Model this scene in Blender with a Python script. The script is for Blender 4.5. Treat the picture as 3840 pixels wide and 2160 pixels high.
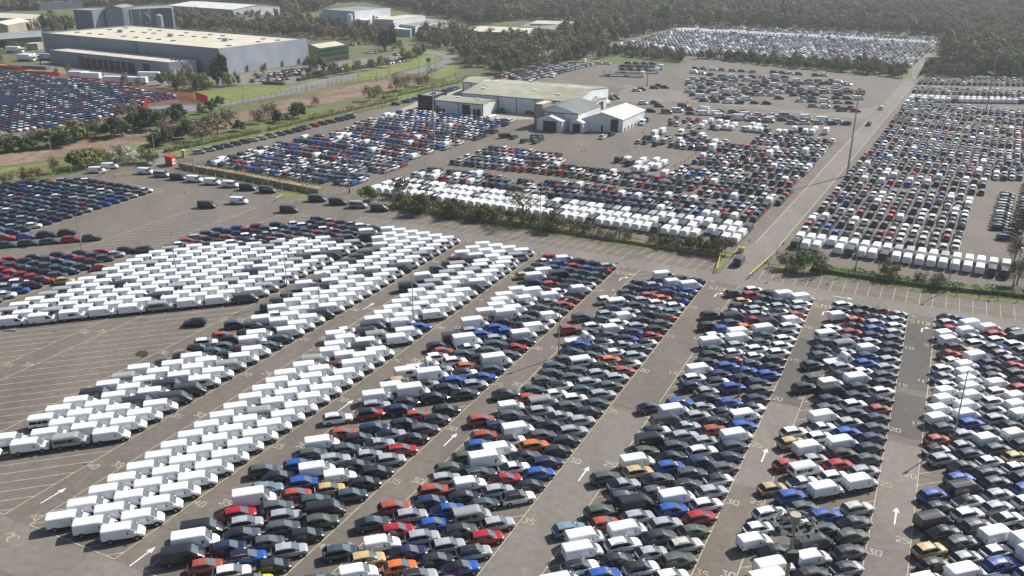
import bpy, bmesh, math, random
import numpy as np
from mathutils import Matrix, Vector
R = random.Random(7)
SC = bpy.context.scene
for o in list(bpy.data.objects): bpy.data.objects.remove(o)
COL = SC.collection

# ---------------------------------------------------------------- camera
F = 3314.6146; PITCH = 0.3796156; ROLL = 0.0021626; H = 70.0
cp, sp, cr_, sr_ = math.cos(PITCH), math.sin(PITCH), math.cos(ROLL), math.sin(ROLL)
FW = Vector((0, cp, -sp)); UP0 = Vector((0, sp, cp)); RT0 = Vector((1, 0, 0))
RT = cr_*RT0 + sr_*UP0; UPV = -sr_*RT0 + cr_*UP0
cam = bpy.data.cameras.new('camera'); camo = bpy.data.objects.new('camera', cam); COL.objects.link(camo)
camo.matrix_world = Matrix(((RT.x, UPV.x, -FW.x, 0), (RT.y, UPV.y, -FW.y, 0), (RT.z, UPV.z, -FW.z, H), (0, 0, 0, 1)))
cam.sensor_width = 36; cam.lens = 36*F/3840; cam.clip_start = 1; cam.clip_end = 9000
SC.camera = camo
# ---------------------------------------------------------------- sky, sun, exposure
SUN_AZ, SUN_EL = 52.5, 41.0
w = bpy.data.worlds.new('World'); SC.world = w; w.use_nodes = True
nt = w.node_tree; bg = nt.nodes['Background']
sky = nt.nodes.new('ShaderNodeTexSky'); sky.sky_type = 'NISHITA'; sky.sun_disc = False
sky.sun_elevation = math.radians(SUN_EL); sky.sun_rotation = math.radians(SUN_AZ)
sky.dust_density = 1.5
nt.links.new(sky.outputs[0], bg.inputs[0]); bg.inputs[1].default_value = 0.075
sl = bpy.data.lights.new('sun', 'SUN'); sl.energy = 5.0; sl.angle = math.radians(0.53); sl.color = (1, 0.96, 0.9)
so = bpy.data.objects.new('sun', sl); COL.objects.link(so)
sd = Vector((math.sin(math.radians(SUN_AZ))*math.cos(math.radians(SUN_EL)), math.cos(math.radians(SUN_AZ))*math.cos(math.radians(SUN_EL)), math.sin(math.radians(SUN_EL))))
so.rotation_euler = sd.to_track_quat('Z', 'Y').to_euler(); so.location = (0, 0, 300)
SC.view_settings.view_transform = 'Standard'; SC.view_settings.look = 'None'; SC.view_settings.gamma = 1
SC.view_settings.exposure = 0.52; SC.view_settings.use_curve_mapping = False
SC.render.engine = 'CYCLES'
SC.cycles.max_bounces = 5; SC.cycles.diffuse_bounces = 2; SC.cycles.glossy_bounces = 2; SC.cycles.volume_bounces = 0; SC.cycles.transparent_max_bounces = 4

# ---------------------------------------------------------------- plan coordinates
def gp(px, py, z=0.0):
    """where the sight line of a photo pixel (3840 wide) meets the height z"""
    d = RT*((px-1920)/F) - UPV*((py-1080)/F) + FW
    k = (z-H)/d.z
    return (d.x*k, d.y*k)
def CR(ox, oy, sc): return lambda a, b, z=0.0: gp(ox+a/sc, oy+b/sc, z)
t00, t10, t20 = CR(0, 0, 2.0125), CR(1280, 0, 2.0125), CR(2560, 0, 2.0125)
t01, t11, t21 = CR(0, 720, 2.0125), CR(1280, 720, 2.0125), CR(2560, 720, 2.0125)
t02, t12, t22 = CR(0, 1440, 2.0125), CR(1280, 1440, 2.0125), CR(2560, 1440, 2.0125)
def pxof(x, y, z=0.0):
    d = Vector((x, y, z-H)); k = d.dot(FW)
    if k < 1: return (-9999, -9999)
    return (1920+F*d.dot(RT)/k, 1080-F*d.dot(UPV)/k)
K = 70/66.0
AZ = math.radians(26.017)
U = (math.sin(AZ), math.cos(AZ)); N = (math.cos(AZ), -math.sin(AZ))
def W(s, n): return (K*(s*U[0]+n*N[0]), K*(s*U[1]+n*N[1]))
def SN(x, y): return ((x*U[0]+y*U[1])/K, (x*N[0]+y*N[1])/K)

# ---------------------------------------------------------------- materials
def mat(name, col, rough=0.7, metal=0.0, coat=0.0, spec=0.5):
    m = bpy.data.materials.new(name); m.use_nodes = True
    b = m.node_tree.nodes['Principled BSDF']
    b.inputs['Base Color'].default_value = (*col, 1); b.inputs['Roughness'].default_value = rough
    b.inputs['Metallic'].default_value = metal; b.inputs['Coat Weight'].default_value = coat
    b.inputs['Specular IOR Level'].default_value = spec
    return m
def nodes(m): return m.node_tree.nodes, m.node_tree.links, m.node_tree.nodes['Principled BSDF']
def noise_mat(name, c1, c2, scale, rough=0.9, c3=None, scale3=0.05, detail=6, coord='Object', lo=0.35, hi=0.65, bump=0.0, spec=0.2):
    m = mat(name, c1, rough, spec=spec); n, l, b = nodes(m)
    tc = n.new('ShaderNodeTexCoord'); no = n.new('ShaderNodeTexNoise'); no.inputs['Scale'].default_value = scale; no.inputs['Detail'].default_value = detail
    l.new(tc.outputs[coord], no.inputs['Vector'])
    r = n.new('ShaderNodeValToRGB'); r.color_ramp.elements[0].position = lo; r.color_ramp.elements[1].position = hi
    r.color_ramp.elements[0].color = (*c1, 1); r.color_ramp.elements[1].color = (*c2, 1)
    l.new(no.outputs['Fac'], r.inputs['Fac']); out = r.outputs['Color']
    if c3:
        n2 = n.new('ShaderNodeTexNoise'); n2.inputs['Scale'].default_value = scale3; n2.inputs['Detail'].default_value = 4
        l.new(tc.outputs[coord], n2.inputs['Vector'])
        r2 = n.new('ShaderNodeValToRGB'); r2.color_ramp.elements[0].position = 0.45; r2.color_ramp.elements[1].position = 0.62
        l.new(n2.outputs['Fac'], r2.inputs['Fac'])
        mx = n.new('ShaderNodeMix'); mx.data_type = 'RGBA'; mx.inputs['B'].default_value = (*c3, 1)
        l.new(r2.outputs['Color'], mx.inputs['Factor']); l.new(out, mx.inputs['A']); out = mx.outputs['Result']
    l.new(out, b.inputs['Base Color'])
    if bump:
        bp = n.new('ShaderNodeBump'); bp.inputs['Strength'].default_value = bump; bp.inputs['Distance'].default_value = 0.2
        l.new(no.outputs['Fac'], bp.inputs['Height']); l.new(bp.outputs['Normal'], b.inputs['Normal'])
    return m

def asphalt(name, c1, c2, seams=True, tint=None):
    m = noise_mat(name, c1, c2, 0.9, 0.92, spec=0.25, lo=0.3, hi=0.7, detail=9)
    n, l, b = nodes(m)
    src = b.inputs['Base Color'].links[0].from_socket
    tc = [q for q in n if q.type == 'TEX_COORD'][0]
    # broad worn and patched areas, streaked along the lanes
    mp = n.new('ShaderNodeMapping'); mp.inputs['Rotation'].default_value = (0, 0, AZ); mp.inputs['Scale'].default_value = (0.09, 0.025, 1)
    l.new(tc.outputs['Object'], mp.inputs['Vector'])
    nb = n.new('ShaderNodeTexNoise'); nb.inputs['Scale'].default_value = 1.0; nb.inputs['Detail'].default_value = 7; nb.inputs['Roughness'].default_value = 0.65
    l.new(mp.outputs[0], nb.inputs['Vector'])
    mr = n.new('ShaderNodeMapRange'); mr.inputs['From Min'].default_value = 0.3; mr.inputs['From Max'].default_value = 0.7
    mr.inputs['To Min'].default_value = 0.80; mr.inputs['To Max'].default_value = 1.16
    l.new(nb.outputs['Fac'], mr.inputs['Value'])
    mul = n.new('ShaderNodeMix'); mul.data_type = 'RGBA'; mul.blend_type = 'MULTIPLY'; mul.inputs['Factor'].default_value = 1
    l.new(src, mul.inputs['A']); l.new(mr.outputs[0], mul.inputs['B']); out = mul.outputs['Result']
    # grit
    ng = n.new('ShaderNodeTexNoise'); ng.inputs['Scale'].default_value = 5.0; ng.inputs['Detail'].default_value = 3
    l.new(tc.outputs['Object'], ng.inputs['Vector'])
    mg = n.new('ShaderNodeMapRange'); mg.inputs['From Min'].default_value = 0.3; mg.inputs['From Max'].default_value = 0.7
    mg.inputs['To Min'].default_value = 0.84; mg.inputs['To Max'].default_value = 1.16
    l.new(ng.outputs['Fac'], mg.inputs['Value'])
    mul2 = n.new('ShaderNodeMix'); mul2.data_type = 'RGBA'; mul2.blend_type = 'MULTIPLY'; mul2.inputs['Factor'].default_value = 1
    l.new(out, mul2.inputs['A']); l.new(mg.outputs[0], mul2.inputs['B']); out = mul2.outputs['Result']
    if seams:   # tar-filled joints of the laid strips
        sx = n.new('ShaderNodeSeparateXYZ'); rot = n.new('ShaderNodeMapping'); rot.inputs['Rotation'].default_value = (0, 0, AZ)
        l.new(tc.outputs['Object'], rot.inputs['Vector'])
        wob = n.new('ShaderNodeTexNoise'); wob.inputs['Scale'].default_value = 0.25; l.new(tc.outputs['Object'], wob.inputs['Vector'])
        ad = n.new('ShaderNodeMixRGB'); ad.blend_type = 'ADD'; ad.inputs['Fac'].default_value = 0.25
        l.new(rot.outputs[0], ad.inputs['Color1']); l.new(wob.outputs['Color'], ad.inputs['Color2'])
        l.new(ad.outputs[0], sx.inputs[0])
        last = None
        for ax, per in ((1, 9.2), (0, 20.4)):
            pp = n.new('ShaderNodeMath'); pp.operation = 'PINGPONG'; pp.inputs[1].default_value = per/2
            l.new(sx.outputs[ax], pp.inputs[0])
            lt = n.new('ShaderNodeMath'); lt.operation = 'LESS_THAN'; lt.inputs[1].default_value = 0.045 if ax else 0.03
            l.new(pp.outputs[0], lt.inputs[0])
            if last is None: last = lt
            else:
                mxx = n.new('ShaderNodeMath'); mxx.operation = 'MAXIMUM'; l.new(last.outputs[0], mxx.inputs[0]); l.new(lt.outputs[0], mxx.inputs[1]); last = mxx
        brk = n.new('ShaderNodeTexNoise'); brk.inputs['Scale'].default_value = 0.12; l.new(tc.outputs['Object'], brk.inputs['Vector'])
        bm = n.new('ShaderNodeMapRange'); bm.inputs['From Min'].default_value = 0.4; bm.inputs['From Max'].default_value = 0.6; bm.inputs['To Max'].default_value = 0.75
        l.new(brk.outputs['Fac'], bm.inputs['Value'])
        mm = n.new('ShaderNodeMath'); mm.operation = 'MULTIPLY'; l.new(last.outputs[0], mm.inputs[0]); l.new(bm.outputs[0], mm.inputs[1])
        dk = n.new('ShaderNodeMix'); dk.data_type = 'RGBA'; dk.inputs['B'].default_value = (0.03, 0.028, 0.026, 1)
        l.new(mm.outputs[0], dk.inputs['Factor']); l.new(out, dk.inputs['A']); out = dk.outputs['Result']
    l.new(out, b.inputs['Base Color'])
    return m

M = {}
M['asphalt'] = asphalt('asphalt', (0.128, 0.111, 0.093), (0.162, 0.142, 0.120))
M['asphalt_light'] = asphalt('asphalt_light', (0.16, 0.145, 0.126), (0.2, 0.183, 0.16), seams=False)
M['asphalt_dark'] = asphalt('asphalt_dark', (0.085, 0.08, 0.074), (0.11, 0.104, 0.096), seams=False)
M['road'] = asphalt('road', (0.16, 0.155, 0.15), (0.2, 0.195, 0.19), seams=False)
M['slab'] = noise_mat('slab', (0.30, 0.27, 0.22), (0.36, 0.325, 0.27), 0.25)
M['paint_line'] = noise_mat('paint_line', (0.33, 0.31, 0.25), (0.55, 0.53, 0.45), 1.2)
M['paint_yellow'] = noise_mat('paint_yellow', (0.33, 0.30, 0.20), (0.48, 0.44, 0.31), 1.2)
M['paint_faint'] = noise_mat('paint_faint', (0.17, 0.155, 0.135), (0.30, 0.28, 0.24), 0.5)
M['paint_white'] = noise_mat('paint_white', (0.55, 0.55, 0.52), (0.75, 0.75, 0.72), 1.5)
M['ground'] = noise_mat('ground', (0.10, 0.095, 0.05), (0.16, 0.145, 0.08), 0.02, c3=(0.09, 0.12, 0.04), scale3=0.01)
M['grass'] = noise_mat('grass', (0.11, 0.15, 0.035), (0.19, 0.22, 0.06), 0.25, c3=(0.15, 0.15, 0.06), scale3=0.05, bump=0.4)
M['grass_rough'] = noise_mat('grass_rough', (0.085, 0.10, 0.035), (0.17, 0.155, 0.075), 0.35, c3=(0.10, 0.14, 0.04), scale3=0.06, bump=0.6)
M['field'] = noise_mat('field', (0.17, 0.115, 0.08), (0.27, 0.195, 0.145), 0.35, c3=(0.14, 0.105, 0.07), scale3=0.07, bump=0.7)
M['far_field'] = noise_mat('far_field', (0.10, 0.20, 0.04), (0.14, 0.25, 0.06), 0.02)
M['stain'] = noise_mat('stain', (0.03, 0.028, 0.025), (0.05, 0.046, 0.042), 1.0)

def body_paint(name, attr):
    m = mat(name, (0.8, 0.8, 0.8), 0.32, coat=0.5, spec=0.5); n, l, b = nodes(m)
    b.inputs['Coat Roughness'].default_value = 0.08
    if attr:
        a = n.new('ShaderNodeAttribute'); a.attribute_name = 'col'; src = a.outputs['Color']
    else:
        a = n.new('ShaderNodeObjectInfo'); src = a.outputs['Color']
    tc = n.new('ShaderNodeTexCoord'); no = n.new('ShaderNodeTexNoise'); no.inputs['Scale'].default_value = 2.5; no.inputs['Detail'].default_value = 3
    l.new(tc.outputs['Object'], no.inputs['Vector'])
    mr = n.new('ShaderNodeMapRange'); mr.inputs['To Min'].default_value = 0.86; mr.inputs['To Max'].default_value = 1.06
    l.new(no.outputs['Fac'], mr.inputs['Value'])
    mu = n.new('ShaderNodeMix'); mu.data_type = 'RGBA'; mu.blend_type = 'MULTIPLY'; mu.inputs['Factor'].default_value = 1
    l.new(src, mu.inputs['A']); l.new(mr.outputs[0], mu.inputs['B']); l.new(mu.outputs['Result'], b.inputs['Base Color'])
    return m
M['paint'] = body_paint('paint', False); M['paint_s'] = body_paint('paint_s', True)
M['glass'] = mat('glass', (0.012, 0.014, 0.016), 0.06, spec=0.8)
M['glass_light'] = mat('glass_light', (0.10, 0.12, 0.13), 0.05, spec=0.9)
M['black'] = mat('black', (0.018, 0.018, 0.018), 0.6)
M['tyre'] = mat('tyre', (0.015, 0.015, 0.015), 0.85)
M['rim'] = mat('rim', (0.25, 0.25, 0.26), 0.35, metal=0.7)
M['chrome'] = mat('chrome', (0.7, 0.7, 0.72), 0.2, metal=0.9)
M['lamp'] = mat('lamp', (0.6, 0.62, 0.65), 0.15, spec=0.8)
M['tail'] = mat('tail', (0.25, 0.01, 0.01), 0.2)
M['galv'] = mat('galv', (0.33, 0.34, 0.35), 0.5, metal=0.3)
M['rusty'] = mat('rusty', (0.30, 0.17, 0.05), 0.8)
M['red'] = mat('red', (0.45, 0.03, 0.02), 0.6)
M['white'] = mat('white', (0.75, 0.76, 0.77), 0.5)
M['yellow'] = mat('yellow', (0.62, 0.42, 0.04), 0.6)
M['timber'] = noise_mat('timber', (0.14, 0.10, 0.065), (0.22, 0.17, 0.11), 2.0)
M['stone'] = noise_mat('stone', (0.30, 0.27, 0.22), (0.42, 0.38, 0.32), 0.8)
M['wire'] = mat('wire', (0.12, 0.115, 0.10), 0.8)
M['green_sign'] = mat('green_sign', (0.02, 0.10, 0.045), 0.5)

def ribbed(name, c1, c2, period, axis_rot=0.0, rough=0.55, stain=None):
    """profiled sheet cladding: fine ribs and weathering, in the coordinates of the part"""
    m = noise_mat(name, c1, c2, 0.12, rough, c3=stain, scale3=0.08, coord='Object')
    n, l, b = nodes(m); src = b.inputs['Base Color'].links[0].from_socket
    tc = [q for q in n if q.type == 'TEX_COORD'][0]
    mp = n.new('ShaderNodeMapping'); mp.inputs['Rotation'].default_value = (0, 0, axis_rot)
    wv = n.new('ShaderNodeTexWave'); wv.inputs['Scale'].default_value = 1.0/period; wv.bands_direction = 'X'
    l.new(tc.outputs['Object'], mp.inputs['Vector']); l.new(mp.outputs[0], wv.inputs['Vector'])
    mr = n.new('ShaderNodeMapRange'); mr.inputs['To Min'].default_value = 0.9; mr.inputs['To Max'].default_value = 1.05
    l.new(wv.outputs['Fac'], mr.inputs['Value'])
    mu = n.new('ShaderNodeMix'); mu.data_type = 'RGBA'; mu.blend_type = 'MULTIPLY'; mu.inputs['Factor'].default_value = 1
    l.new(src, mu.inputs['A']); l.new(mr.outputs[0], mu.inputs['B']); l.new(mu.outputs['Result'], b.inputs['Base Color'])
    return m
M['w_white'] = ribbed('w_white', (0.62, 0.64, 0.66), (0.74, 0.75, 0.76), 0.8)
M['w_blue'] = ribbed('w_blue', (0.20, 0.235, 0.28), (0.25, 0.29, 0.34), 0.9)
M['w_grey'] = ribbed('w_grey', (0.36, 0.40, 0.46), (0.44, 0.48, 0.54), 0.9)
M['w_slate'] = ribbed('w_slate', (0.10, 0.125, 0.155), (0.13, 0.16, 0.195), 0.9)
M['w_brown'] = ribbed('w_brown', (0.22, 0.20, 0.17), (0.28, 0.25, 0.21), 0.9)
M['w_green'] = ribbed('w_green', (0.08, 0.12, 0.09), (0.11, 0.15, 0.11), 0.9)
M['w_black'] = ribbed('w_black', (0.02, 0.022, 0.028), (0.03, 0.032, 0.04), 0.5)
M['r_cream'] = ribbed('r_cream', (0.52, 0.48, 0.38), (0.62, 0.57, 0.45), 3.0)
M['r_lichen'] = ribbed('r_lichen', (0.33, 0.32, 0.25), (0.42, 0.41, 0.33), 1.1, axis_rot=-AZ, stain=(0.27, 0.27, 0.19))
M['r_white'] = ribbed('r_white', (0.58, 0.58, 0.55), (0.68, 0.68, 0.65), 1.1, axis_rot=-AZ)
M['r_slate'] = ribbed('r_slate', (0.13, 0.155, 0.15), (0.17, 0.195, 0.185), 1.1, axis_rot=-AZ)
M['r_grey'] = ribbed('r_grey', (0.22, 0.23, 0.23), (0.29, 0.30, 0.30), 1.1)
M['dark_door'] = mat('dark_door', (0.02, 0.022, 0.026), 0.7)
M['trim'] = mat('trim', (0.03, 0.035, 0.04), 0.6)
M['shutter'] = mat('shutter', (0.22, 0.05, 0.03), 0.7)

def foliage(name, c1, c2, attr=False):
    c1 = tuple(v*1.35 for v in c1); c2 = tuple(v*1.35 for v in c2)
    m = mat(name, c1, 0.85, spec=0.15); n, l, b = nodes(m)
    oi = n.new('ShaderNodeObjectInfo'); g = n.new('ShaderNodeNewGeometry'); tc = n.new('ShaderNodeTexCoord')
    no = n.new('ShaderNodeTexNoise'); no.inputs['Scale'].default_value = 0.45; no.inputs['Detail'].default_value = 3; l.new(tc.outputs['Object'], no.inputs['Vector'])
    r = n.new('ShaderNodeValToRGB'); r.color_ramp.elements[0].color = (*c1, 1); r.color_ramp.elements[1].color = (*c2, 1)
    r.color_ramp.elements[0].position = 0.3; r.color_ramp.elements[1].position = 0.7
    l.new(no.outputs['Fac'], r.inputs['Fac'])
    h = n.new('ShaderNodeHueSaturation'); mr = n.new('ShaderNodeMapRange'); mr.inputs['To Min'].default_value = 0.475; mr.inputs['To Max'].default_value = 0.525
    l.new(oi.outputs['Random'], mr.inputs['Value']); l.new(mr.outputs[0], h.inputs['Hue'])
    m2 = n.new('ShaderNodeMapRange'); m2.inputs['To Min'].default_value = 0.72; m2.inputs['To Max'].default_value = 1.3
    ml = n.new('ShaderNodeMath'); ml.operation = 'MULTIPLY'; ml.inputs[1].default_value = 7.31; fr = n.new('ShaderNodeMath'); fr.operation = 'FRACT'
    l.new(oi.outputs['Random'], ml.inputs[0]); l.new(ml.outputs[0], fr.inputs[0]); l.new(fr.outputs[0], m2.inputs['Value'])
    ri = n.new('ShaderNodeMapRange'); ri.inputs['To Min'].default_value = 0.7; ri.inputs['To Max'].default_value = 1.3
    l.new(g.outputs['Random Per Island'], ri.inputs['Value'])
    mv = n.new('ShaderNodeMath'); mv.operation = 'MULTIPLY'; l.new(m2.outputs[0], mv.inputs[0]); l.new(ri.outputs[0], mv.inputs[1])
    l.new(mv.outputs[0], h.inputs['Value']); l.new(r.outputs['Color'], h.inputs['Color']); l.new(h.outputs['Color'], b.inputs['Base Color'])
    return m
M['twig'] = foliage('twig', (0.115, 0.092, 0.06), (0.17, 0.14, 0.085))
M['olive'] = foliage('olive', (0.10, 0.10, 0.035), (0.17, 0.165, 0.06))
M['green'] = foliage('green', (0.075, 0.11, 0.03), (0.13, 0.17, 0.05))
M['spring'] = foliage('spring', (0.17, 0.20, 0.045), (0.27, 0.29, 0.07))
M['dark'] = foliage('dark', (0.022, 0.04, 0.018), (0.05, 0.075, 0.03))
M['blossom'] = foliage('blossom', (0.32, 0.31, 0.24), (0.45, 0.44, 0.36))
M['bark'] = noise_mat('bark', (0.06, 0.048, 0.035), (0.12, 0.10, 0.075), 3.0)

# ---------------------------------------------------------------- mesh helpers
class MB:
    def __init__(s): s.v = []; s.f = []; s.m = []
    def add(s, vs, fs, mi=0):
        o = len(s.v); s.v += [tuple(p) for p in vs]; s.f += [tuple(o+i for i in f) for f in fs]; s.m += [mi]*len(fs); return s
    def box(s, x0, x1, y0, y1, z0, z1, mi=0):
        vs = [(x, y, z) for z in (z0, z1) for y in (y0, y1) for x in (x0, x1)]
        return s.add(vs, [(0, 2, 3, 1), (4, 5, 7, 6), (0, 1, 5, 4), (2, 6, 7, 3), (0, 4, 6, 2), (1, 3, 7, 5)], mi)
    def prism(s, pts, z0, z1, mi=0, top=True, bottom=False):
        n = len(pts); vs = [(p[0], p[1], z0) for p in pts]+[(p[0], p[1], z1) for p in pts]
        fs = [(i, (i+1) % n, n+(i+1) % n, n+i) for i in range(n)]
        if top: fs.append(tuple(range(n, 2*n)))
        if bottom: fs.append(tuple(range(n-1, -1, -1)))
        return s.add(vs, fs, mi)
    def poly(s, pts, z, mi=0): return s.add([(p[0], p[1], z) for p in pts], [tuple(range(len(pts)))], mi)
    def tube(s, a, b, r0, r1=None, n=6, mi=0, caps=True):
        r1 = r0 if r1 is None else r1
        a = Vector(a); b = Vector(b); d = (b-a)
        q = d.to_track_quat('Z', 'Y'); vs = []
        for c, r in ((a, r0), (b, r1)):
            for i in range(n):
                t = 2*math.pi*i/n; vs.append(c+q @ Vector((r*math.cos(t), r*math.sin(t), 0)))
        fs = [(i, (i+1) % n, n+(i+1) % n, n+i) for i in range(n)]
        if caps: fs += [tuple(range(n-1, -1, -1)), tuple(range(n, 2*n))]
        return s.add(vs, fs, mi)
    def strip(s, a, b, wd, z, mi=0):
        dx, dy = b[0]-a[0], b[1]-a[1]; L = math.hypot(dx, dy)
        if L < 1e-4: return s
        px, py = -dy/L*wd/2, dx/L*wd/2
        return s.add([(a[0]+px, a[1]+py, z), (a[0]-px, a[1]-py, z), (b[0]-px, b[1]-py, z), (b[0]+px, b[1]+py, z)], [(0, 1, 2, 3)], mi)
    def mesh(s, name, mats, smooth=False):
        me = bpy.data.meshes.new(name); me.from_pydata(s.v, [], s.f)
        for q in mats: me.materials.append(M[q])
        me.polygons.foreach_set('material_index', s.m)
        if smooth: me.polygons.foreach_set('use_smooth', [True]*len(s.f))
        me.update(); return me
    def build(s, name, mats, parent=None, loc=None, **kw):
        return obj(name, s.mesh(name, mats if isinstance(mats, (list, tuple)) else [mats]), parent, loc, **kw)
def obj(name, data, parent=None, loc=None, rz=0.0, label=None, cat=None, group=None, kind=None):
    o = bpy.data.objects.new(name, data); COL.objects.link(o)
    if parent is not None: o.parent = parent
    if loc is not None: o.location = (loc[0], loc[1], loc[2] if len(loc) > 2 else 0)
    o.rotation_euler = (0, 0, rz)
    if label: o['label'] = label
    if cat: o['category'] = cat
    if group: o['group'] = group
    if kind: o['kind'] = kind
    return o
def rel(pts, o): return [(p[0]-o[0], p[1]-o[1]) for p in pts]
_on = ['first', 'second', 'third', 'fourth', 'fifth', 'sixth', 'seventh', 'eighth', 'ninth', 'tenth', 'eleventh', 'twelfth', 'thirteenth', 'fourteenth', 'fifteenth', 'sixteenth', 'seventeenth', 'eighteenth', 'nineteenth']
ORD = _on + [(t+'ieth') if k == 0 else t+'y-'+_on[k-1] for t in ('twent', 'thirt', 'fort', 'fift', 'sixt', 'sevent', 'eight', 'ninet') for k in range(10)]
# ---------------------------------------------------------------- ground and surfaces
def sheet(name, pts, z, m, parent=None, kind=None, label=None):
    """flat polygon sheet; origin kept at the world origin so patterns run through"""
    b = MB(); b.poly(pts, z); o = b.build(name, m, parent, kind=kind)
    return o
g = MB(); g.poly([(-3500, -300), (3500, -300), (3500, 6000), (-3500, 6000)], 0)
ground = g.build('ground', 'ground', kind='structure')
yard_pts = [gp(x*1.4907, y*1.4907) for x, y in [(-500, 1900), (-420, 560), (-60, 482), (0, 476), (60, 462), (118, 450), (235, 427), (300, 424), (345, 412), (410, 404), (470, 392), (560, 370), (700, 335), (880, 291), (1005, 262), (1130, 218), (1210, 196), (1290, 176), (1400, 166), (1470, 158), (1520, 158), (1610, 168), (1672, 168), (1730, 158), (1700, 130), (1560, 118), (1560, 104), (1690, 70), (1740, 74), (1950, 82), (2170, 96), (2330, 100), (2415, 100), (2400, 112), (2345, 122), (2330, 160), (2292, 176), (2290, 203), (2330, 198), (2600, 192), (2900, 196), (3300, 300), (3300, 1900)]]
yard = sheet('yard_asphalt', yard_pts, 0.004, 'asphalt', kind='structure')

def patch(name, pts, m, z=0.008): return sheet(name, pts, z, m, yard)
L_A3R, L_A4L, L_A4R, L_A5L, L_A5R, L_A6L, L_A6R, L_A7L, L_A7R, L_A8L, L_A8R, L_A9L = -95.4, -90.85, -76.5, -71.85, -57.3, -52.85, -38.15, -31.8, -16.85, -12.3, 0.1, 4.7
# cross lanes, wheel-worn and paler
patch('cross_lane', [W(46.9, -150), W(53.6, -150), W(53.6, 60), W(46.9, 60)], 'asphalt_light')
patch('cross_lane', [W(170.3, -128), W(175.2, -128), W(175.2, 60), W(170.3, 60)], 'asphalt_light')
patch('gate_road', [W(175.3, -37), W(175.3, -30.6), W(192, -29.2), W(199, -29.1), W(199, -34.4), W(193, -36.6)], 'asphalt_light')
# main road through the far parking field
mr = [t20(905, 1449), t20(1060, 1260), t20(1390, 915), t20(1590, 700), t20(1668, 610), t20(1745, 610), t20(1735, 640), t20(1250, 1230), t20(1075, 1449), t21(725, 410), t21(550, 385)]
patch('main_road', mr, 'asphalt_light')
patch('access_lane', [t20(1690, 600), t20(1765, 600), t20(1800, 520), t20(1885, 405), t20(1800, 405), t20(1735, 510)], 'asphalt_light', 0.012)
patch('apron', [t20(0, 760), t20(900, 860), t20(1400, 900), t20(1480, 800), t20(1050, 860), t20(0, 690), t10(2150, 640), t10(2050, 760), t10(2300, 780)], 'asphalt_light')
patch('concrete_slab', [t10(430, 830), t10(560, 775), t10(700, 700), t10(900, 660), t10(930, 720), t10(1480, 790), t10(1450, 900), t10(1180, 905), t10(1000, 870), t10(560, 828)], 'slab', 0.012)
for (s0, s1, n0, n1, m) in [(124, 135.5, -12.3, -30, 'asphalt_dark'), (124.5, 150, -16.8, -12.3, 'asphalt_dark'), (122, 136, 0.2, 4.6, 'asphalt_dark'),
                            (100, 124, -16.8, -12.4, 'asphalt_light'), (60, 120, 0.2, 4.6, 'asphalt_light'), (138, 168, 0.2, 4.6, 'asphalt_dark'), (56, 112, -38.0, -31.9, 'asphalt_light')]:
    if abs(n0-n1) < 12: patch('asphalt_patch', [W(s0, n0), W(s1, n0), W(s1, n1), W(s0, n1)], m)
# the oil stain and tyre scuffs
def blob(f, cx, cy, rx, ry, seed, m='stain'):
    rr = random.Random(seed); pts = []
    for i in range(22):
        t = 2*math.pi*i/22; k = 0.75+0.4*rr.random(); pts.append(f(cx+rx*k*math.cos(t), cy-ry*k*math.sin(t)))
    patch('oil_stain', pts, m, 0.016)
blob(t01, 1073, 1222, 52, 26, 3); blob(t01, 165, 418, 50, 8, 4); blob(t01, 412, 1052, 18, 5, 5); blob(t02, 640, 606, 16, 6, 6); blob(t01, 70, 1050, 60, 7, 8); blob(t22, 640, 1085, 6, 4, 9)
# verges, rough strips, far road ---------------------------------------------------
def struct(name, f, pts, m, z): return sheet(name, [f(*p) for p in pts], z, m, kind='structure')
V_ = lambda x, y: gp(x*1.4907, y*1.4907)
struct('hedge_verge', W, [(183.3, -127), (183.3, -38.2), (187, -38.6), (190, -38.6), (190.5, -127), (186.5, -131)], 'grass_rough', 0.02)
struct('hedge_verge', W, [(183.4, -28.6), (183.6, 12), (186.2, 21), (188, 60), (195, 60), (192.2, 8), (191.6, -7), (192.4, -19), (194.2, -24)], 'grass_rough', 0.02)
struct('gate_verge', W, [(176.5, -38.8), (186.5, -38.4), (188.6, -40), (188.6, -37.6), (183.5, -37.6), (176.5, -38.0)], 'grass', 0.024)
struct('hedge_verge', t00, [(1360, 1245), (1400, 1225), (1700, 1300), (2130, 1380), (2430, 1430), (2425, 1449), (2380, 1468), (2180, 1462), (2100, 1440), (1700, 1370), (1420, 1300)], 'grass_rough', 0.02)
struct('kerb_island', V_, [(690, 486), (742, 481), (790, 484), (782, 492), (735, 497), (718, 500)], 'grass', 0.026)
struct('far_hedge_verge', t20, [(-60, 560), (120, 430), (640, 500), (1690, 590), (1735, 600), (1720, 515), (900, 470), (150, 405)], 'grass_rough', 0.02)
struct('right_hedge_verge', t20, [(1755, 600), (1800, 520), (1990, 540), (2250, 580), (2576, 590), (2900, 600), (2900, 500), (2576, 480), (2000, 400), (1960, 300), (1830, 500)], 'grass_rough', 0.024)
struct('field', t00, [(0, 1170), (300, 1110), (760, 1030), (1150, 985), (1500, 910), (1750, 870), (2050, 780), (2576, 665), (2760, 620), (2960, 600), (3060, 640), (2900, 700), (2576, 760), (2300, 820), (1900, 905), (1300, 1060), (700, 1165), (0, 1255), (-400, 1320), (-400, 1230)], 'field', 0.02)
struct('field', t00, [(1250, 980), (1700, 880), (1760, 960), (1350, 1040)], 'field', 0.024)
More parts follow.
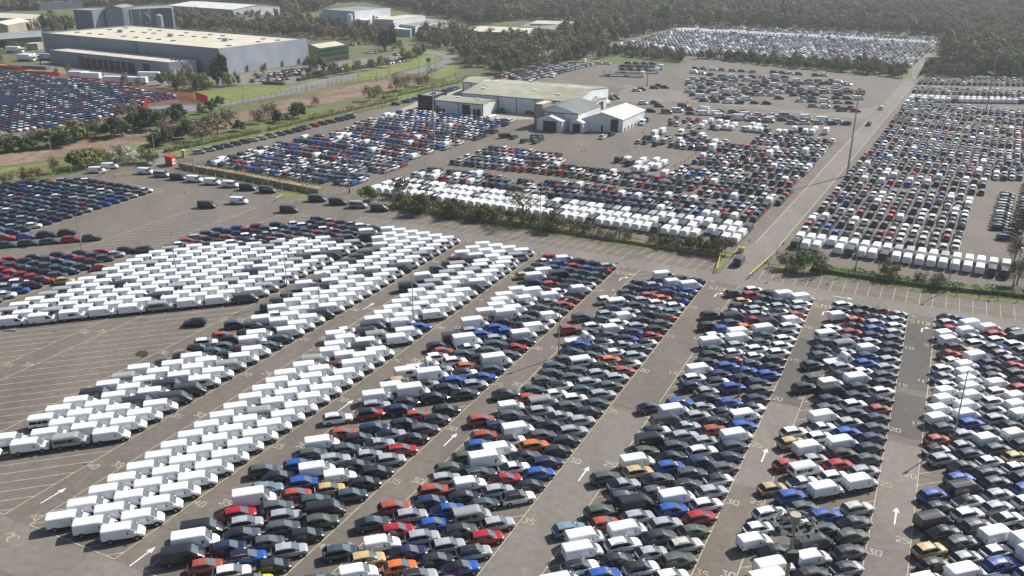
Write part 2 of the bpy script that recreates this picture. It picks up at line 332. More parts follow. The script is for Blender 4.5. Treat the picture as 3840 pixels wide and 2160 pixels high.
struct('bank', t00, [(-400, 1320), (0, 1258), (700, 1170), (1300, 1070), (1900, 915), (2576, 775), (2576, 880), (2000, 1000), (1300, 1160), (1080, 1200), (900, 1240), (0, 1400), (-400, 1450)], 'grass_rough', 0.016)
struct('grass_strip', t00, [(-300, 1330), (0, 1275), (650, 1170), (1100, 1075), (1250, 1060), (1180, 1100), (560, 1210), (0, 1310), (-300, 1370)], 'grass', 0.022)
struct('grass_strip', t00, [(1240, 1190), (1330, 1140), (1760, 1055), (2040, 990), (2576, 870), (2576, 885), (2040, 1020), (1480, 1150), (1340, 1180)], 'grass', 0.026)
struct('grass_strip', t10, [(0, 870), (300, 800), (560, 740), (560, 690), (800, 640), (1040, 600), (1040, 580), (780, 600), (330, 735), (0, 820)], 'grass', 0.03)
struct('back_lane', t00, [(-200, 1050), (0, 1035), (350, 990), (700, 925), (950, 880), (1080, 840), (1180, 880), (1100, 910), (700, 975), (350, 1010), (0, 1060), (-200, 1090)], 'road', 0.012)
struct('back_lane', t00, [(1100, 790), (1560, 780), (1700, 750), (2200, 650), (2576, 570), (2700, 545), (2700, 590), (2576, 625), (2300, 690), (1700, 800), (1560, 830), (1200, 860)], 'road', 0.03)
struct('back_lane', t00, [(2200, 640), (2270, 640), (2400, 655), (2420, 650), (2320, 672), (2240, 695), (2150, 690)], 'road', 0.034)
struct('back_lane', t00, [(1070, 1170), (1250, 1110), (1300, 1140), (1200, 1185), (1340, 1215), (1340, 1250), (1180, 1270), (1060, 1200)], 'road', 0.034)
struct('lawn', t00, [(1480, 690), (1900, 655), (2160, 650), (2200, 660), (2140, 690), (1900, 740), (1690, 780), (1570, 785), (1420, 740)], 'grass', 0.04)
struct('lawn', t00, [(2255, 625), (2400, 590), (2576, 550), (2700, 530), (3150, 430), (3280, 415), (3325, 450), (3250, 485), (3080, 520), (2960, 560), (2800, 600), (2576, 625), (2330, 650)], 'grass', 0.026)
struct('lawn', t00, [(3180, 600), (3330, 520), (3440, 440), (3480, 430), (3500, 520), (3400, 560), (3300, 600)], 'grass', 0.026)
struct('lawn', t10, [(620, 375), (800, 385), (820, 405), (700, 400), (640, 392)], 'grass', 0.026)
struct('industrial_yard', t00, [(-400, 330), (310, 380), (310, 560), (600, 620), (1000, 660), (1450, 660), (1500, 560), (1285, 585), (375, 480), (300, 420), (330, 380), (-400, 300)], 'asphalt_light', 0.02)
struct('industrial_yard', t00, [(1480, 600), (1810, 560), (2290, 500), (2576, 460), (3080, 400), (3060, 470), (2576, 560), (2200, 630), (1840, 640), (1500, 650)], 'asphalt_light', 0.03)
struct('vehicle_compound', t00, [(-400, 520), (0, 538), (120, 548), (560, 608), (1130, 698), (1370, 735), (1330, 775), (1100, 800), (950, 885), (600, 950), (0, 1050), (-400, 1110)], 'asphalt', 0.01)
# curving road with kerb line: centreline traced on the ground
def road(name, f, cl, wd, m, z):
    c = [Vector(f(*p)) for p in cl]; b = MB(); vs = []
    for i, p in enumerate(c):
        d = (c[min(i+1, len(c)-1)]-c[max(i-1, 0)]).normalized(); nrm = Vector((-d.y, d.x))
        vs += [(*(p+nrm*wd/2), z), (*(p-nrm*wd/2), z)]
    b.add(vs, [(2*i, 2*i+1, 2*i+3, 2*i+2) for i in range(len(c)-1)]); return b.build(name, m, kind='structure')
rc = [(380, 585), (460, 562), (600, 530), (700, 503), (790, 475), (830, 452), (815, 430), (760, 412), (700, 402), (640, 396), (590, 392)]
road('distributor_road', t10, rc, 9.5, 'road', 0.036)
# far fields beyond the woods
struct('far_meadow', t20, [(250, -10), (900, 5), (900, 20), (300, 12), (150, 4)], 'far_field', 0.05)
struct('far_meadow', t10, [(1750, 0), (2100, 5), (2080, 30), (1800, 25)], 'far_field', 0.05)

# ---------------------------------------------------------------- painted markings
YB = math.radians(73.6)
SL = math.tan(math.radians(90-47.58))*1.0   # advance of a bay line in s per unit n
SL = 0.9130
def markname(b, name, m): return b.build(name, m, yard)
ZL = 0.020
yl = MB(); wl = MB(); fl = MB()
blocks = {'A3': (-109.9, -95.4), 'A4': (-90.85, -76.5), 'A5': (-71.85, -57.3), 'A6': (-52.85, -38.15), 'A7': (-31.8, -16.85), 'A8': (-12.3, 0.1), 'A9': (4.7, 19.5), 'A10': (24.5, 39), 'A2a': (-128.2, -113.6), 'A2b': (-147.4, -132.7), 'A1': (-171, -156.9), 'A0': (-206, -191.6)}
SB, ST = 53.8, 170.0
def nose(i, blk='A5'): return 169.5-3.03*(i-5) if blk == 'A8' else (184.6-2.97*i)
for k, (a, b_) in blocks.items():
    st = ST if k != 'A0' else 172
    for n in (a, b_): yl.strip(W(SB, n), W(st, n), 0.13, ZL)
    yl.strip(W(SB, a), W(SB, b_), 0.13, ZL); yl.strip(W(st, a), W(st, b_), 0.13, ZL)
    pitch = 3.03 if k == 'A8' else 2.97
    i = -5
    while i < 50:
        sR = nose(i, k) + 1.2; sL = sR - SL*(b_-a)
        p0, p1 = [sL, a], [sR, b_]
        if sR > st: t = (st-sL)/(sR-sL); p1 = [st, a+(b_-a)*t]
        if sL < SB: t = (SB-sL)/(sR-sL); p0 = [SB, a+(b_-a)*t]
        if p1[0] > p0[0] and p0[0] < st and p1[0] > SB: wl.strip(W(*p0), W(*p1), 0.10, ZL-0.004)
        i += 1
# bays in front of the hedge
for (n0, n1, s0, s1) in ((-127, -38.6, 175.4, 182.6), (-29.0, 60, 175.5, 183.0)):
    n = n0; j = 0
    yl.strip(W(s0, n0), W(s0+0.1, n1), 0.10, ZL)
    wl.strip(W((s0+s1)/2, n0), W((s0+s1)/2, n1), 0.08, ZL-0.004)
    while n < n1: 
        dn = 0.9 if n < -40 else 0.0
        yl.strip(W(s0, n), W(s1, n+dn), 0.10, ZL-0.008); n += 2.35
# bottom lane
yl.strip(W(46.9, -140), W(46.9, -92), 0.13, ZL); yl.strip(W(53.8, -150), W(53.8, -113), 0.12, ZL)
for i in range(12): wl.strip(W(46.8-0, -96-i*2.97), W(38, -104-i*2.97), 0.1, ZL-0.004)
# bays along the hedge further left and the worn criss-cross of old lines
for i in range(30):
    a = t01(1180+i*46, 60+i*0.5+6); b_ = t01(1340+i*46, 20+i*2)
    fl.strip(a, b_, 0.09, ZL-0.008)
for i in range(46):
    s = 126+i*1.35; fl.strip(W(s, -187), W(s+12, -140-(i % 5)*3), 0.06, ZL-0.012)
for i in range(26):
    n = -188+i*2.3; fl.strip(W(112, n+1), W(176, n-4), 0.06, ZL-0.014)
# lines of the far fields: main road edges, car columns
for A_, B_ in ((t20(905, 1449), t20(1390, 915)), (t20(1075, 1449), t20(1740, 640)), (t21(725, 410), t21(1075, 0)), (t21(550, 385), t21(905, 0)), (t20(1390, 915), t20(1000, 890)), (t11(0, 1), t10(1165, 1008)), (t10(0, 1449), t10(740, 1170)), (t10(740, 1170), t10(1165, 1008)), (t21(550, 385), t21(540, 378))):
    yl.strip(A_, B_, 0.2, ZL+0.004)
def grid_lines(f, p0, p1, q0, q1, n, wd=0.1, cross=0):
    for i in range(n+1):
        t = i/n; fl.strip(f(p0[0]+(p1[0]-p0[0])*t, p0[1]+(p1[1]-p0[1])*t), f(q0[0]+(q1[0]-q0[0])*t, q0[1]+(q1[1]-q0[1])*t), wd, ZL)
    for j in range(cross+1):
        t = j/max(cross, 1)
        fl.strip(f(p0[0]+(q0[0]-p0[0])*t, p0[1]+(q0[1]-p0[1])*t), f(p1[0]+(q1[0]-p1[0])*t, p1[1]+(q1[1]-p1[1])*t), wd, ZL+0.002)
grid_lines(t10, (1180, 1080), (2060, 1260), (1480, 1000), (2250, 1150), 22, 0.11, 3)
grid_lines(t10, (1900, 1260), (2420, 1390), (2200, 1100), (2576, 1180), 12, 0.11, 3)
grid_lines(t10, (1950, 1170), (2576, 1290), (2150, 1010), (2800, 1130), 16, 0.11, 3)
grid_lines(t20, (0, 1030), (520, 1060), (90, 970), (640, 1000), 13, 0.1, 1)
grid_lines(t20, (0, 960), (520, 1010), (80, 900), (640, 950), 13, 0.1, 1)
grid_lines(t20, (1150, 1050), (1290, 1040), (1210, 960), (1320, 960), 4, 0.11, 2)
grid_lines(t20, (600, 560), (1650, 640), (640, 540), (1690, 610), 26, 0.1, 0)
grid_lines(t10, (1560, 600), (1790, 620), (1580, 604), (1800, 625), 1, 0.3)
for (a, b_) in (((1700, 548), (1930, 568)), ((1640, 575), (1860, 595)), ((1545, 608), (1770, 622))):
    for i in range(16):
        t = i/16; x, y = a[0]+(b_[0]-a[0])*t, a[1]+(b_[1]-a[1])*t; wl.strip(t10(x, y), t10(x+7, y+0.6), 0.35, ZL)
for i in range(11):   # old sweep lines in the carrier yard
    fl.strip(t10(1500+i*20, 640+i*2), t10(1960+i*40, 505+i*14), 0.08, ZL)
markname(yl, 'bay_marking', 'paint_yellow')['kind'] = 'stuff'
markname(wl, 'bay_marking', 'paint_line')['kind'] = 'stuff'
markname(fl, 'bay_marking', 'paint_faint')['kind'] = 'stuff'

# painted characters (stroke lettering)
GL = {'0': [[(0, 0), (1, 0), (1, 1), (0, 1), (0, 0)]], '1': [[(.2, .8), (.5, 1), (.5, 0)]], '2': [[(0, .9), (.2, 1), (.9, 1), (1, .75), (1, .6), (0, 0), (1, 0)]],
      '3': [[(0, 1), (1, 1), (.45, .58), (1, .4), (1, .1), (.8, 0), (0, 0)]], '4': [[(.75, 0), (.75, 1), (0, .3), (1, .3)]], '5': [[(1, 1), (0, 1), (0, .58), (.8, .58), (1, .4), (1, .1), (.8, 0), (0, 0)]],
      'S': [[(1, .9), (.8, 1), (.2, 1), (0, .85), (0, .65), (1, .38), (1, .12), (.8, 0), (.2, 0), (0, .1)]], 'T': [[(0, 1), (1, 1)], [(.5, 1), (.5, 0)]],
      'O': [[(.2, 0), (.8, 0), (1, .2), (1, .8), (.8, 1), (.2, 1), (0, .8), (0, .2), (.2, 0)]], 'P': [[(0, 0), (0, 1), (.8, 1), (1, .85), (1, .6), (.8, .48), (0, .48)]],
      'M': [[(0, 0), (0, 1), (.5, .4), (1, 1), (1, 0)]], 'C': [[(1, .85), (.8, 1), (.2, 1), (0, .8), (0, .2), (.2, 0), (.8, 0), (1, .15)]]}
def write(txt, s, n, hgt, wid, m='paint_yellow', sw=0.16, gap=0.45, rot=0, name='painted_lettering'):
    b = MB(); c, d = math.cos(rot), math.sin(rot)
    tot = len(txt)*wid+(len(txt)-1)*gap*wid
    for k, ch in enumerate(txt):
        ox = -tot/2+k*(wid+gap*wid)
        for pl in GL[ch]:
            for (x0, y0), (x1, y1) in zip(pl[:-1], pl[1:]):
                q = []
                for x, y in ((x0, y0), (x1, y1)):
                    X, Y = ox+x*wid, y*hgt-hgt/2
                    X, Y = X*c-Y*d, X*d+Y*c
                    q.append(W(s+Y/K, n+X/K))
                b.strip(q[0], q[1], sw, ZL+0.006)
    b.build(name, m, yard)
def arrow(s, n, turn=False, scale=1.0, rot=0.0):
    c, d = math.cos(rot), math.sin(rot)
    def T_(x, y): X, Y = (x*c-y*d)*scale, (x*d+y*c)*scale; return (*W(s+Y/K, n+X/K), ZL+0.006)
    b = MB()
    if turn:
        b.add([T_(-.12, -1.6), (T_(.12, -1.6)), T_(.12, 0.2), T_(-.12, 0.2)], [(0, 1, 2, 3)])
        b.add([T_(-.12, .2), T_(.12, .2), T_(.6, .75), T_(.6, 1.0)], [(0, 1, 2, 3)]); b.add([T_(.6, .35), T_(1.4, .88), T_(.6, 1.4)], [(0, 1, 2)])
    else:
        b.add([T_(-.1, -2), T_(.1, -2), T_(.1, .9), T_(-.1, .9)], [(0, 1, 2, 3)]); b.add([T_(-.45, .9), T_(.45, .9), T_(0, 2)], [(0, 1, 2)])
    b.build('arrow_marking', 'paint_white', yard)
for k, (a, b_) in blocks.items():
    if k in ('A0', 'A1', 'A10'): continue
    for q in range(5, 45, 5):
        s = (184.9-2.97*q) if k != 'A8' else (170.0-3.03*(q-4.7))
        if SB < s < 172: write(str(q), s, b_+0.95, 1.05, 0.62, 'paint_yellow' if q % 2 else 'paint_line', 0.13)
        sl = s-SL*(b_-a)
        if sl > SB: write(str(q), sl, a-0.95, 1.05, 0.62, 'paint_line', 0.13)
for n in (-73.9, -54.8, -35, -14.6, 2.5): 
    write('STOP', 166.6, n, 1.7, 0.85, 'paint_yellow', 0.2, 0.35); arrow(163.6, n+0.2, True)
for s, n in ((59.2, -93.4), (55.6, -74.0), (94.5, -74.0), (93, -55), (93.4, -35), (108.5, -14.5), (101.8, 2.7), (160, -93), (128, -93)): arrow(s, n)
arrow(45.5, -97.5, False, 1.3, 2.2); arrow(173, -12, False, 1, -1.57); write('MC', 51.4, -90.6, 1.3, 0.75, 'paint_yellow', 0.15, 0.4, -0.5)
write('40', 55.2, -91.5, 1.0, 0.6, 'paint_yellow', 0.13)
# ---------------------------------------------------------------- vehicles
def lerp_st(st, x):
    if x <= st[0][0]: return st[0][1]
    for (x0, r0), (x1, r1) in zip(st[:-1], st[1:]):
        if x <= x1:
            t = (x-x0)/(x1-x0); return [(a[0]+(b[0]-a[0])*t, a[1]+(b[1]-a[1])*t) for a, b in zip(r0, r1)]
    return st[-1][1]
def side_y(st, x, z):
    r = lerp_st(st, x)
    for (y0, z0), (y1, z1) in zip(r[:-1], r[1:]):
        if z0 <= z <= z1 and z1 > z0: return y0+(y1-y0)*(z-z0)/(z1-z0)
    return r[-1][0] if z > r[-1][1] else r[0][0]
def loft(mb, st, mi=0, mis=None, cap=True, x0=0.0):
    """st: [(x, [(y,z) from sill to roof centre])]; mirrored left/right"""
    m = len(st[0][1]); full = 2*m-1; vs = []
    for x, r in st:
        ring = [(y, z) for y, z in r]+[(-y, z) for y, z in reversed(r[:-1])]
        vs += [(x+x0, y, z) for y, z in ring]
    for i in range(len(st)-1):
        for j in range(full-1):
            k = i*full+j; f = (k, k+full, k+full+1, k+1)
            jj = j if j < m-1 else full-2-j
            q = mi if mis is None else mis(i, jj)
            if q is None: continue
            mb.add([vs[a] for a in f], [(0, 1, 2, 3)], q)
    if cap:
        for i, rv in ((0, False), (len(st)-1, True)):
            ring = vs[i*full:(i+1)*full]; mb.add(ring, [tuple(range(full)) if not rv else tuple(reversed(range(full)))], mi)
def side_poly(mb, st, pts, off=0.012, mi=0, x0=0.0):
    for sgn in (1, -1):
        vs = [(x+x0, sgn*(side_y(st, x, z)+off), z) for x, z in pts]
        mb.add(vs, [tuple(range(len(vs)))] if sgn < 0 else [tuple(reversed(range(len(vs))))], mi)
def merge(me):
    bm = bmesh.new(); bm.from_mesh(me); bmesh.ops.remove_doubles(bm, verts=bm.verts, dist=0.0005); bmesh.ops.recalc_face_normals(bm, faces=bm.faces); bm.to_mesh(me); bm.free(); return me

def van_st(L, Wd, Hh, nose_len=1.6):
    h = Wd/2; b = Hh
    box = lambda k: [(h*.90, .36), (h*.985, .55), (h, 1.0), (h*.965, b*.78), (h*.90, b-.14), (h*.80, b-.03), (0, b+.02)]
    rear = [(h*.88, .40), (h*.95, .58), (h*.965, 1.0), (h*.93, b*.78), (h*.86, b-.16), (h*.74, b-.06), (0, b-.02)]
    xf = L-nose_len
    return [(0, rear), (.10, box(0)), (xf*.5, box(0)), (xf-.35, box(0)), (xf, [(h*.90, .36), (h*.985, .55), (h, 1.0), (h*.95, b*.76), (h*.86, b-.18), (h*.74, b-.08), (0, b-.02)]),
            (xf+.78, [(h*.90, .34), (h*.98, .55), (h*.97, .98), (h*.90, 1.12), (h*.84, 1.18), (h*.72, 1.23), (0, 1.31)]),
            (L-.38, [(h*.86, .28), (h*.95, .52), (h*.93, .78), (h*.88, .90), (h*.8, .95), (h*.68, .98), (0, 1.06)]),
            (L-.10, [(h*.74, .28), (h*.84, .48), (h*.82, .64), (h*.78, .72), (h*.7, .76), (h*.6, .79), (0, .84)]),
            (L, [(h*.6, .32), (h*.68, .46), (h*.67, .54), (h*.64, .58), (h*.58, .61), (h*.5, .63), (0, .66)])]
def car_st(L, Wd, belt, hood=.92):
    h = Wd/2
    return [(0, [(h*.78, .36), (h*.84, .52), (h*.84, .72), (h*.8, belt-.12), (h*.66, belt-.06), (0, belt-.04)]),
            (.18, [(h*.86, .26), (h*.94, .5), (h*.96, .75), (h*.92, belt-.05), (h*.82, belt), (0, belt)]),
            (L*.22, [(h*.88, .24), (h*.99, .5), (h, .75), (h*.96, belt-.04), (h*.88, belt), (0, belt)]),
            (L*.60, [(h*.88, .24), (h*.98, .5), (h*.99, .75), (h*.95, belt-.05), (h*.88, belt-.01), (0, belt)]),
            (L*.77, [(h*.88, .24), (h*.99, .5), (h*.99, .75), (h*.93, belt-.10), (h*.82, belt-.04), (0, belt+.02)]),
            (L*.92, [(h*.84, .24), (h*.93, .5), (h*.92, .68), (h*.86, hood-.12), (h*.72, hood-.05), (0, hood)]),
            (L*.985, [(h*.72, .26), (h*.8, .45), (h*.78, .6), (h*.74, hood-.26), (h*.6, hood-.20), (0, hood-.16)]),
            (L, [(h*.62, .30), (h*.70, .42), (h*.69, .52), (h*.66, .58), (h*.55, .61), (0, .64)])]
def cab_st(L, Wd, belt, Hh, rb=.03, rt=.14, ft=.56, fb=.77):
    h = Wd/2
    col = lambda z: [(h*.86, z-.01), (h*.83, z), (h*.80, z+.01), (h*.62, z+.02), (0, z+.03)]
    top = lambda dz: [(h*.88, belt-.01), (h*.80, belt+(Hh-belt)*.6), (h*.72, Hh-.09-dz), (h*.62, Hh-.02-dz), (0, Hh+.02-dz)]
    return [(L*rb, col(belt-.03)), (L*rt, top(.07)), (L*(rt+(ft-rt)*.45), top(0)), (L*ft, top(.05)), (L*fb, col(belt))]
def wheel_mesh(r, wd):
    b = MB(); b.tube((0, -wd/2, 0), (0, wd/2, 0), r, n=12, mi=0)
    for sg in (1, -1):
        o = len(b.v); pts = [(math.cos(2*math.pi*i/10)*r*.66, sg*(wd/2+.008), math.sin(2*math.pi*i/10)*r*.66) for i in range(10)]
        b.add(pts, [tuple(range(10)) if sg < 0 else tuple(reversed(range(10)))], 1)
    return b.mesh('wheel', ['tyre', 'rim'])
WHEEL = wheel_mesh(.34, .24)
SPEC = {}
def make_parts(kind):
    """returns list of (name, mesh, materials use object colour?, location) plus a far, joined mesh recipe"""
    P = []; far = MB()
    if kind in ('van', 'crew', 'bus', 'highvan', 'smallvan', 'darkvan', 'flatbed'):
        L, Wd, Hh = {'van': (5.0, 1.96, 1.97), 'darkvan': (5.0, 1.96, 1.97), 'crew': (5.0, 1.96, 1.97), 'bus': (5.0, 1.96, 1.97), 'highvan': (5.5, 2.06, 2.42), 'smallvan': (4.45, 1.86, 1.83), 'flatbed': (5.8, 1.98, 2.15)}[kind]
        nl = 1.55 if kind != 'smallvan' else 1.75
        st = van_st(L, Wd, Hh, nl); xf = L-nl; h = Wd/2
        if kind == 'flatbed':
            cs = [s for s in st if s[0] > xf-.4]; cs = [(xf-.75, st[2][1])]+cs
            b = MB(); loft(b, cs); body = merge(b.mesh('body', ['paint', 'black']))
            P.append(('body', body, (0, 0, 0)))
            d = MB(); d.box(0, xf-.85, -h, h, .82, .90, 0); P.append(('flatbed', merge(d.mesh('flatbed', ['paint'])), (0, 0, 0)))
            for nm, q in (('side_board', (0, xf-.85, h-.06, h, .90, 1.02)), ('side_board', (0, xf-.85, -h, -h+.06, .90, 1.02))):
                e = MB(); e.box(*q); P.append((nm, merge(e.mesh('side_board', ['paint'])), (0, 0, 0)))
            e = MB(); e.box(.2, xf-.5, -.4, .4, .45, .8); P.append(('chassis', merge(e.mesh('chassis', ['black'])), (0, 0, 0)))
            far.box(0, xf-.85, -h, h, .8, .98, 0); loft(far, cs)
        else:
            b = MB(); loft(b, st, mis=lambda i, j: 1 if j == 0 else 0)
            P.append(('body', merge(b.mesh('body', ['paint', 'black'])), (0, 0, 0)))
            fst = [st[0], st[2], st[4], st[5], st[6], st[8]]
            fst = [(x, [r[0], r[2], r[4], r[5], r[6]]) for x, r in fst]; loft(far, fst)
        # windscreen
        for tgt, mi in ((None, 0), (far, 2)):
            g = MB() if tgt is None else tgt; a, c = st[4][1] if kind != 'flatbed' else st[4][1], st[5][1]
            def at(t, k):
                r0, r1 = a, c; y = r0[k][0]+(r1[k][0]-r0[k][0])*t; z = r0[k][1]+(r1[k][1]-r0[k][1])*t; return y, z, xf+.78*t
            vs = []
            for t in (.06, .97):
                for k, sg in ((4, 1), (5, 1), (6, 1), (5, -1), (4, -1)):
                    y, z, x = at(t, k); vs.append((x+.015, sg*y*.97, z+.022))
            g.add(vs, [(i, i+5, i+6, i+1) for i in range(4)], mi)
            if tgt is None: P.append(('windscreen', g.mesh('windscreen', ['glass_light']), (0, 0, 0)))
        wz0, wz1 = (1.10, min(1.66, Hh*.82)) if kind != 'smallvan' else (1.08, 1.52)
        doorwin = [(xf-.45, wz0), (xf+.72, wz0-.03), (xf+.62, wz0+.08), (xf+.2, wz1-.08), (xf+.02, wz1), (xf-.45, wz1)]
        def panes(g, mi):
            side_poly(g, st, doorwin, mi=mi)
        if kind != 'zz':
            g = MB(); side_poly(g, st, doorwin)
            half = len(g.v)//2
            for s_ in (0, 1):
                q = MB(); q.add(g.v[s_*half:(s_+1)*half], [tuple(range(half)) if s_ else tuple(reversed(range(half)))]); P.append(('door_window', q.mesh('door_window', ['glass']), (0, 0, 0)))
            side_poly(far, st, doorwin, mi=2)
        wins = {'crew': [(xf-1.75, xf-.62)], 'bus': [(.25, xf-1.5), (xf-1.42, xf-.62)]}.get(kind, [])
        for (a, c) in wins:
            pts = [(a, wz0+.02), (c, wz0+.02), (c, wz1), (a, wz1)]
            g = MB(); side_poly(g, st, pts); 
            for s_ in (0, 1):
                q = MB(); q.add(g.v[s_*4:s_*4+4], [(0, 1, 2, 3)]); P.append(('side_window', q.mesh('side_window', ['glass']), (0, 0, 0)))
            side_poly(far, st, pts, mi=2)
        if kind in ('bus', 'crew'):
            q = MB(); q.add([(-.012, -h*.72, 1.12), (-.012, h*.72, 1.12), (-.012, h*.66, 1.62), (-.012, -h*.66, 1.62)], [(0, 3, 2, 1)]); P.append(('rear_window', q.mesh('rear_window', ['glass']), (0, 0, 0)))
        if kind in ('bus', 'darkvan'):   # pressed ribs of the roof
            q = MB()
            for k in range(12):
                x = .3+k*(xf-.6)/12; q.box(x, x+.07, -h*.74, h*.74, Hh, Hh+.035)
            P.append(('roof_rib', merge(q.mesh('roof_rib', ['paint'])), (0, 0, 0)))
        # seams, bumper, mouldings
        if kind != 'flatbed':
            q = MB()
            side_poly(q, st, [(.1, .52), (xf+.2, .52), (xf+.2, .60), (.1, .60)], .014)
            P.append(('sill_moulding', q.mesh('sill_moulding', ['black']), (0, 0, 0)))
            if kind == 'smallvan':
                q = MB(); side_poly(q, st, [(.45, 1.0), (xf-.55, 1.0), (xf-.55, 1.04), (.45, 1.04)], .014); P.append(('door_track', q.mesh('door_track', ['black']), (0, 0, 0)))
            q = MB(); q.box(-.03, .02, -h*.80, h*.80, .40, .58); P.append(('rear_bumper', merge(q.mesh('rear_bumper', ['black'])), (0, 0, 0)))
            q = MB(); q.box(-.015, -.005, -.008, .008, .6, Hh-.25); P.append(('door_seam', merge(q.mesh('door_seam', ['black'])), (0, 0, 0)))
        for sg in (1, -1):
            q = MB(); q.box(-.022, .02, sg*h*.86-.05, sg*h*.86+.05, .85, 1.25); P.append(('tail_light', merge(q.mesh('tail_light', ['tail'])), (0, 0, 0)))
            q = MB(); q.add([(L-.36, sg*h*.93, .80), (L-.08, sg*h*.80, .68), (L-.10, sg*h*.72, .80), (L-.36, sg*h*.88, .93)], [(0, 1, 2, 3)]); P.append(('headlight', q.mesh('headlight', ['lamp']), (0.01, 0, .015)))
            q = MB(); q.box(xf+.42, xf+.62, sg*(h+.02), sg*(h+.22), 1.05, 1.32); P.append(('door_mirror', merge(q.mesh('door_mirror', ['paint' if kind != 'darkvan' else 'black'])), (0, 0, 0)))
        q = MB(); q.box(L-.05, L+.01, -h*.55, h*.55, .40, .56); P.append(('grille', merge(q.mesh('grille', ['black'])), (0, 0, 0)))
        far.box(L-.04, L+.015, -h*.6, h*.6, .36, .54, 1)
        wx = (.95, L-.92)
        # dark wheel arches
        q = MB()
        for x in wx:
            pts = [(x+.46*math.cos(math.pi*k/6), .34+.44*math.sin(math.pi*k/6)) for k in range(7)]
            side_poly(q, st, pts, .016)
        P.append(('wheel_arch', q.mesh('wheel_arch', ['black']), (0, 0, 0)))
    else:
        L, Wd, Hh, belt, hood = {'hatch': (4.05, 1.79, 1.46, .92, .88), 'suv': (4.35, 1.84, 1.62, 1.02, 1.0), 'estate': (4.6, 1.82, 1.58, .98, .94), 'coupe': (4.5, 1.84, 1.56, 1.0, .98), 'jeep': (4.34, 1.84, 1.66, 1.05, 1.04)}[kind]
        cs = {'hatch': (.03, .16, .54, .78), 'suv': (.03, .13, .56, .77), 'estate': (.02, .10, .54, .76), 'coupe': (.02, .30, .54, .76), 'jeep': (.02, .09, .54, .74)}[kind]
        st = car_st(L, Wd, belt, hood); cb = cab_st(L, Wd, belt, Hh, *cs); h = Wd/2
        clad = kind in ('suv', 'jeep', 'coupe')
        b = MB(); loft(b, st, mis=lambda i, j: 1 if (j == 0 and clad) else 0)
        # pillars: narrow painted strips on the cabin corners, left on the cabin shell
        def corner(mb, mi, off=.006):
            for i in (0, 3):
                r0, r1 = cb[i], cb[i+1]
                for sg in (1, -1):
                    A0 = (r0[0], sg*(r0[1][2][0]+off), r0[1][2][1]+off); A1 = (r1[0], sg*(r1[1][2][0]+off), r1[1][2][1]+off)
                    w0 = .10 if i == 0 else .07
                    mb.add([(A0[0]-w0, A0[1], A0[2]), (A0[0]+w0, A0[1]*1.0, A0[2]), (A1[0]+w0*.7, A1[1]*1.004, A1[2]-.05), (A1[0]-w0*.7, A1[1], A1[2]+.02)], [(0, 1, 2, 3)], mi)
            for xm in (L*.40,):
                r = lerp_st(cb, xm)
                for sg in (1, -1):
                    mb.add([(xm-.04, sg*(r[0][0]+.008), r[0][1]), (xm+.04, sg*(r[0][0]+.008), r[0][1]), (xm+.03, sg*(r[2][0]+.008), r[2][1]), (xm-.03, sg*(r[2][0]+.008), r[2][1])], [(0, 1, 2, 3)], mi)
        corner(b, 0)
        P.append(('body', merge(b.mesh('body', ['paint', 'black'])), (0, 0, 0)))
        q = MB(); loft(q, cb, mis=lambda i, j: 0 if (i in (1, 2) and j >= 2) else None, cap=False); P.append(('roof', merge(q.mesh('roof', ['paint'])), (0, 0, 0)))
        q = MB(); loft(q, cb, mis=lambda i, j: 0 if i == 0 else None, cap=False); P.append(('rear_window', merge(q.mesh('rear_window', ['glass'])), (0, 0, 0)))
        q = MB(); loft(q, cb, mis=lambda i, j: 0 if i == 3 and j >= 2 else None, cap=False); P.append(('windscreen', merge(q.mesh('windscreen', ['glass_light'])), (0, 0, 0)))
        q = MB(); loft(q, cb, mis=lambda i, j: 0 if (j < 2 and i > 0) else None, cap=False)
        for sg in (1, -1):
            qq = MB()
            for f in q.f:
                if all(q.v[k][1]*sg > 0 for k in f): qq.add([q.v[k] for k in f], [tuple(range(len(f)))])
            P.append(('side_window', merge(qq.mesh('side_window', ['glass'])), (0, 0, 0)))
        for sg in (1, -1):
            q = MB(); q.box(-.02, .10, sg*h*.72-.14, sg*h*.72+.12, belt-.24, belt-.12); P.append(('tail_light', merge(q.mesh('tail_light', ['tail'])), (0, 0, 0)))
            q = MB(); q.add([(L*.93, sg*h*.90, hood-.22), (L*.992, sg*h*.72, hood-.26), (L*.985, sg*h*.60, hood-.19), (L*.93, sg*h*.78, hood-.10)], [(0, 1, 2, 3)]); P.append(('headlight', q.mesh('headlight', ['lamp']), (0.015, 0, .02)))
            q = MB(); q.box(L*.66, L*.66+.14, sg*(h-.02), sg*(h+.14), belt, belt+.14); P.append(('door_mirror', merge(q.mesh('door_mirror', ['paint'])), (0, 0, 0)))
            q = MB(); q.box(L*.42, L*.42+.16, sg*(h*.985)-.012, sg*(h*.985)+.012, belt-.16, belt-.13); P.append(('door_handle', merge(q.mesh('door_handle', ['chrome'])), (0, 0, 0)))
        q = MB(); q.box(L-.06, L+.008, -h*.5, h*.5, .36, .56); P.append(('grille', merge(q.mesh('grille', ['black'])), (0, 0, 0)))
        q = MB(); q.box(-.02, .05, -h*.62, h*.62, .34, .56); P.append(('rear_bumper', merge(q.mesh('rear_bumper', ['black'])), (0, 0, 0)))
        if kind in ('estate', 'jeep'):
            for sg in (1, -1):
                q = MB(); q.box(L*.2, L*.5, sg*h*.6-.02, sg*h*.6+.02, Hh+.01, Hh+.05); P.append(('roof_rail', merge(q.mesh('roof_rail', ['chrome'])), (0, 0, 0)))
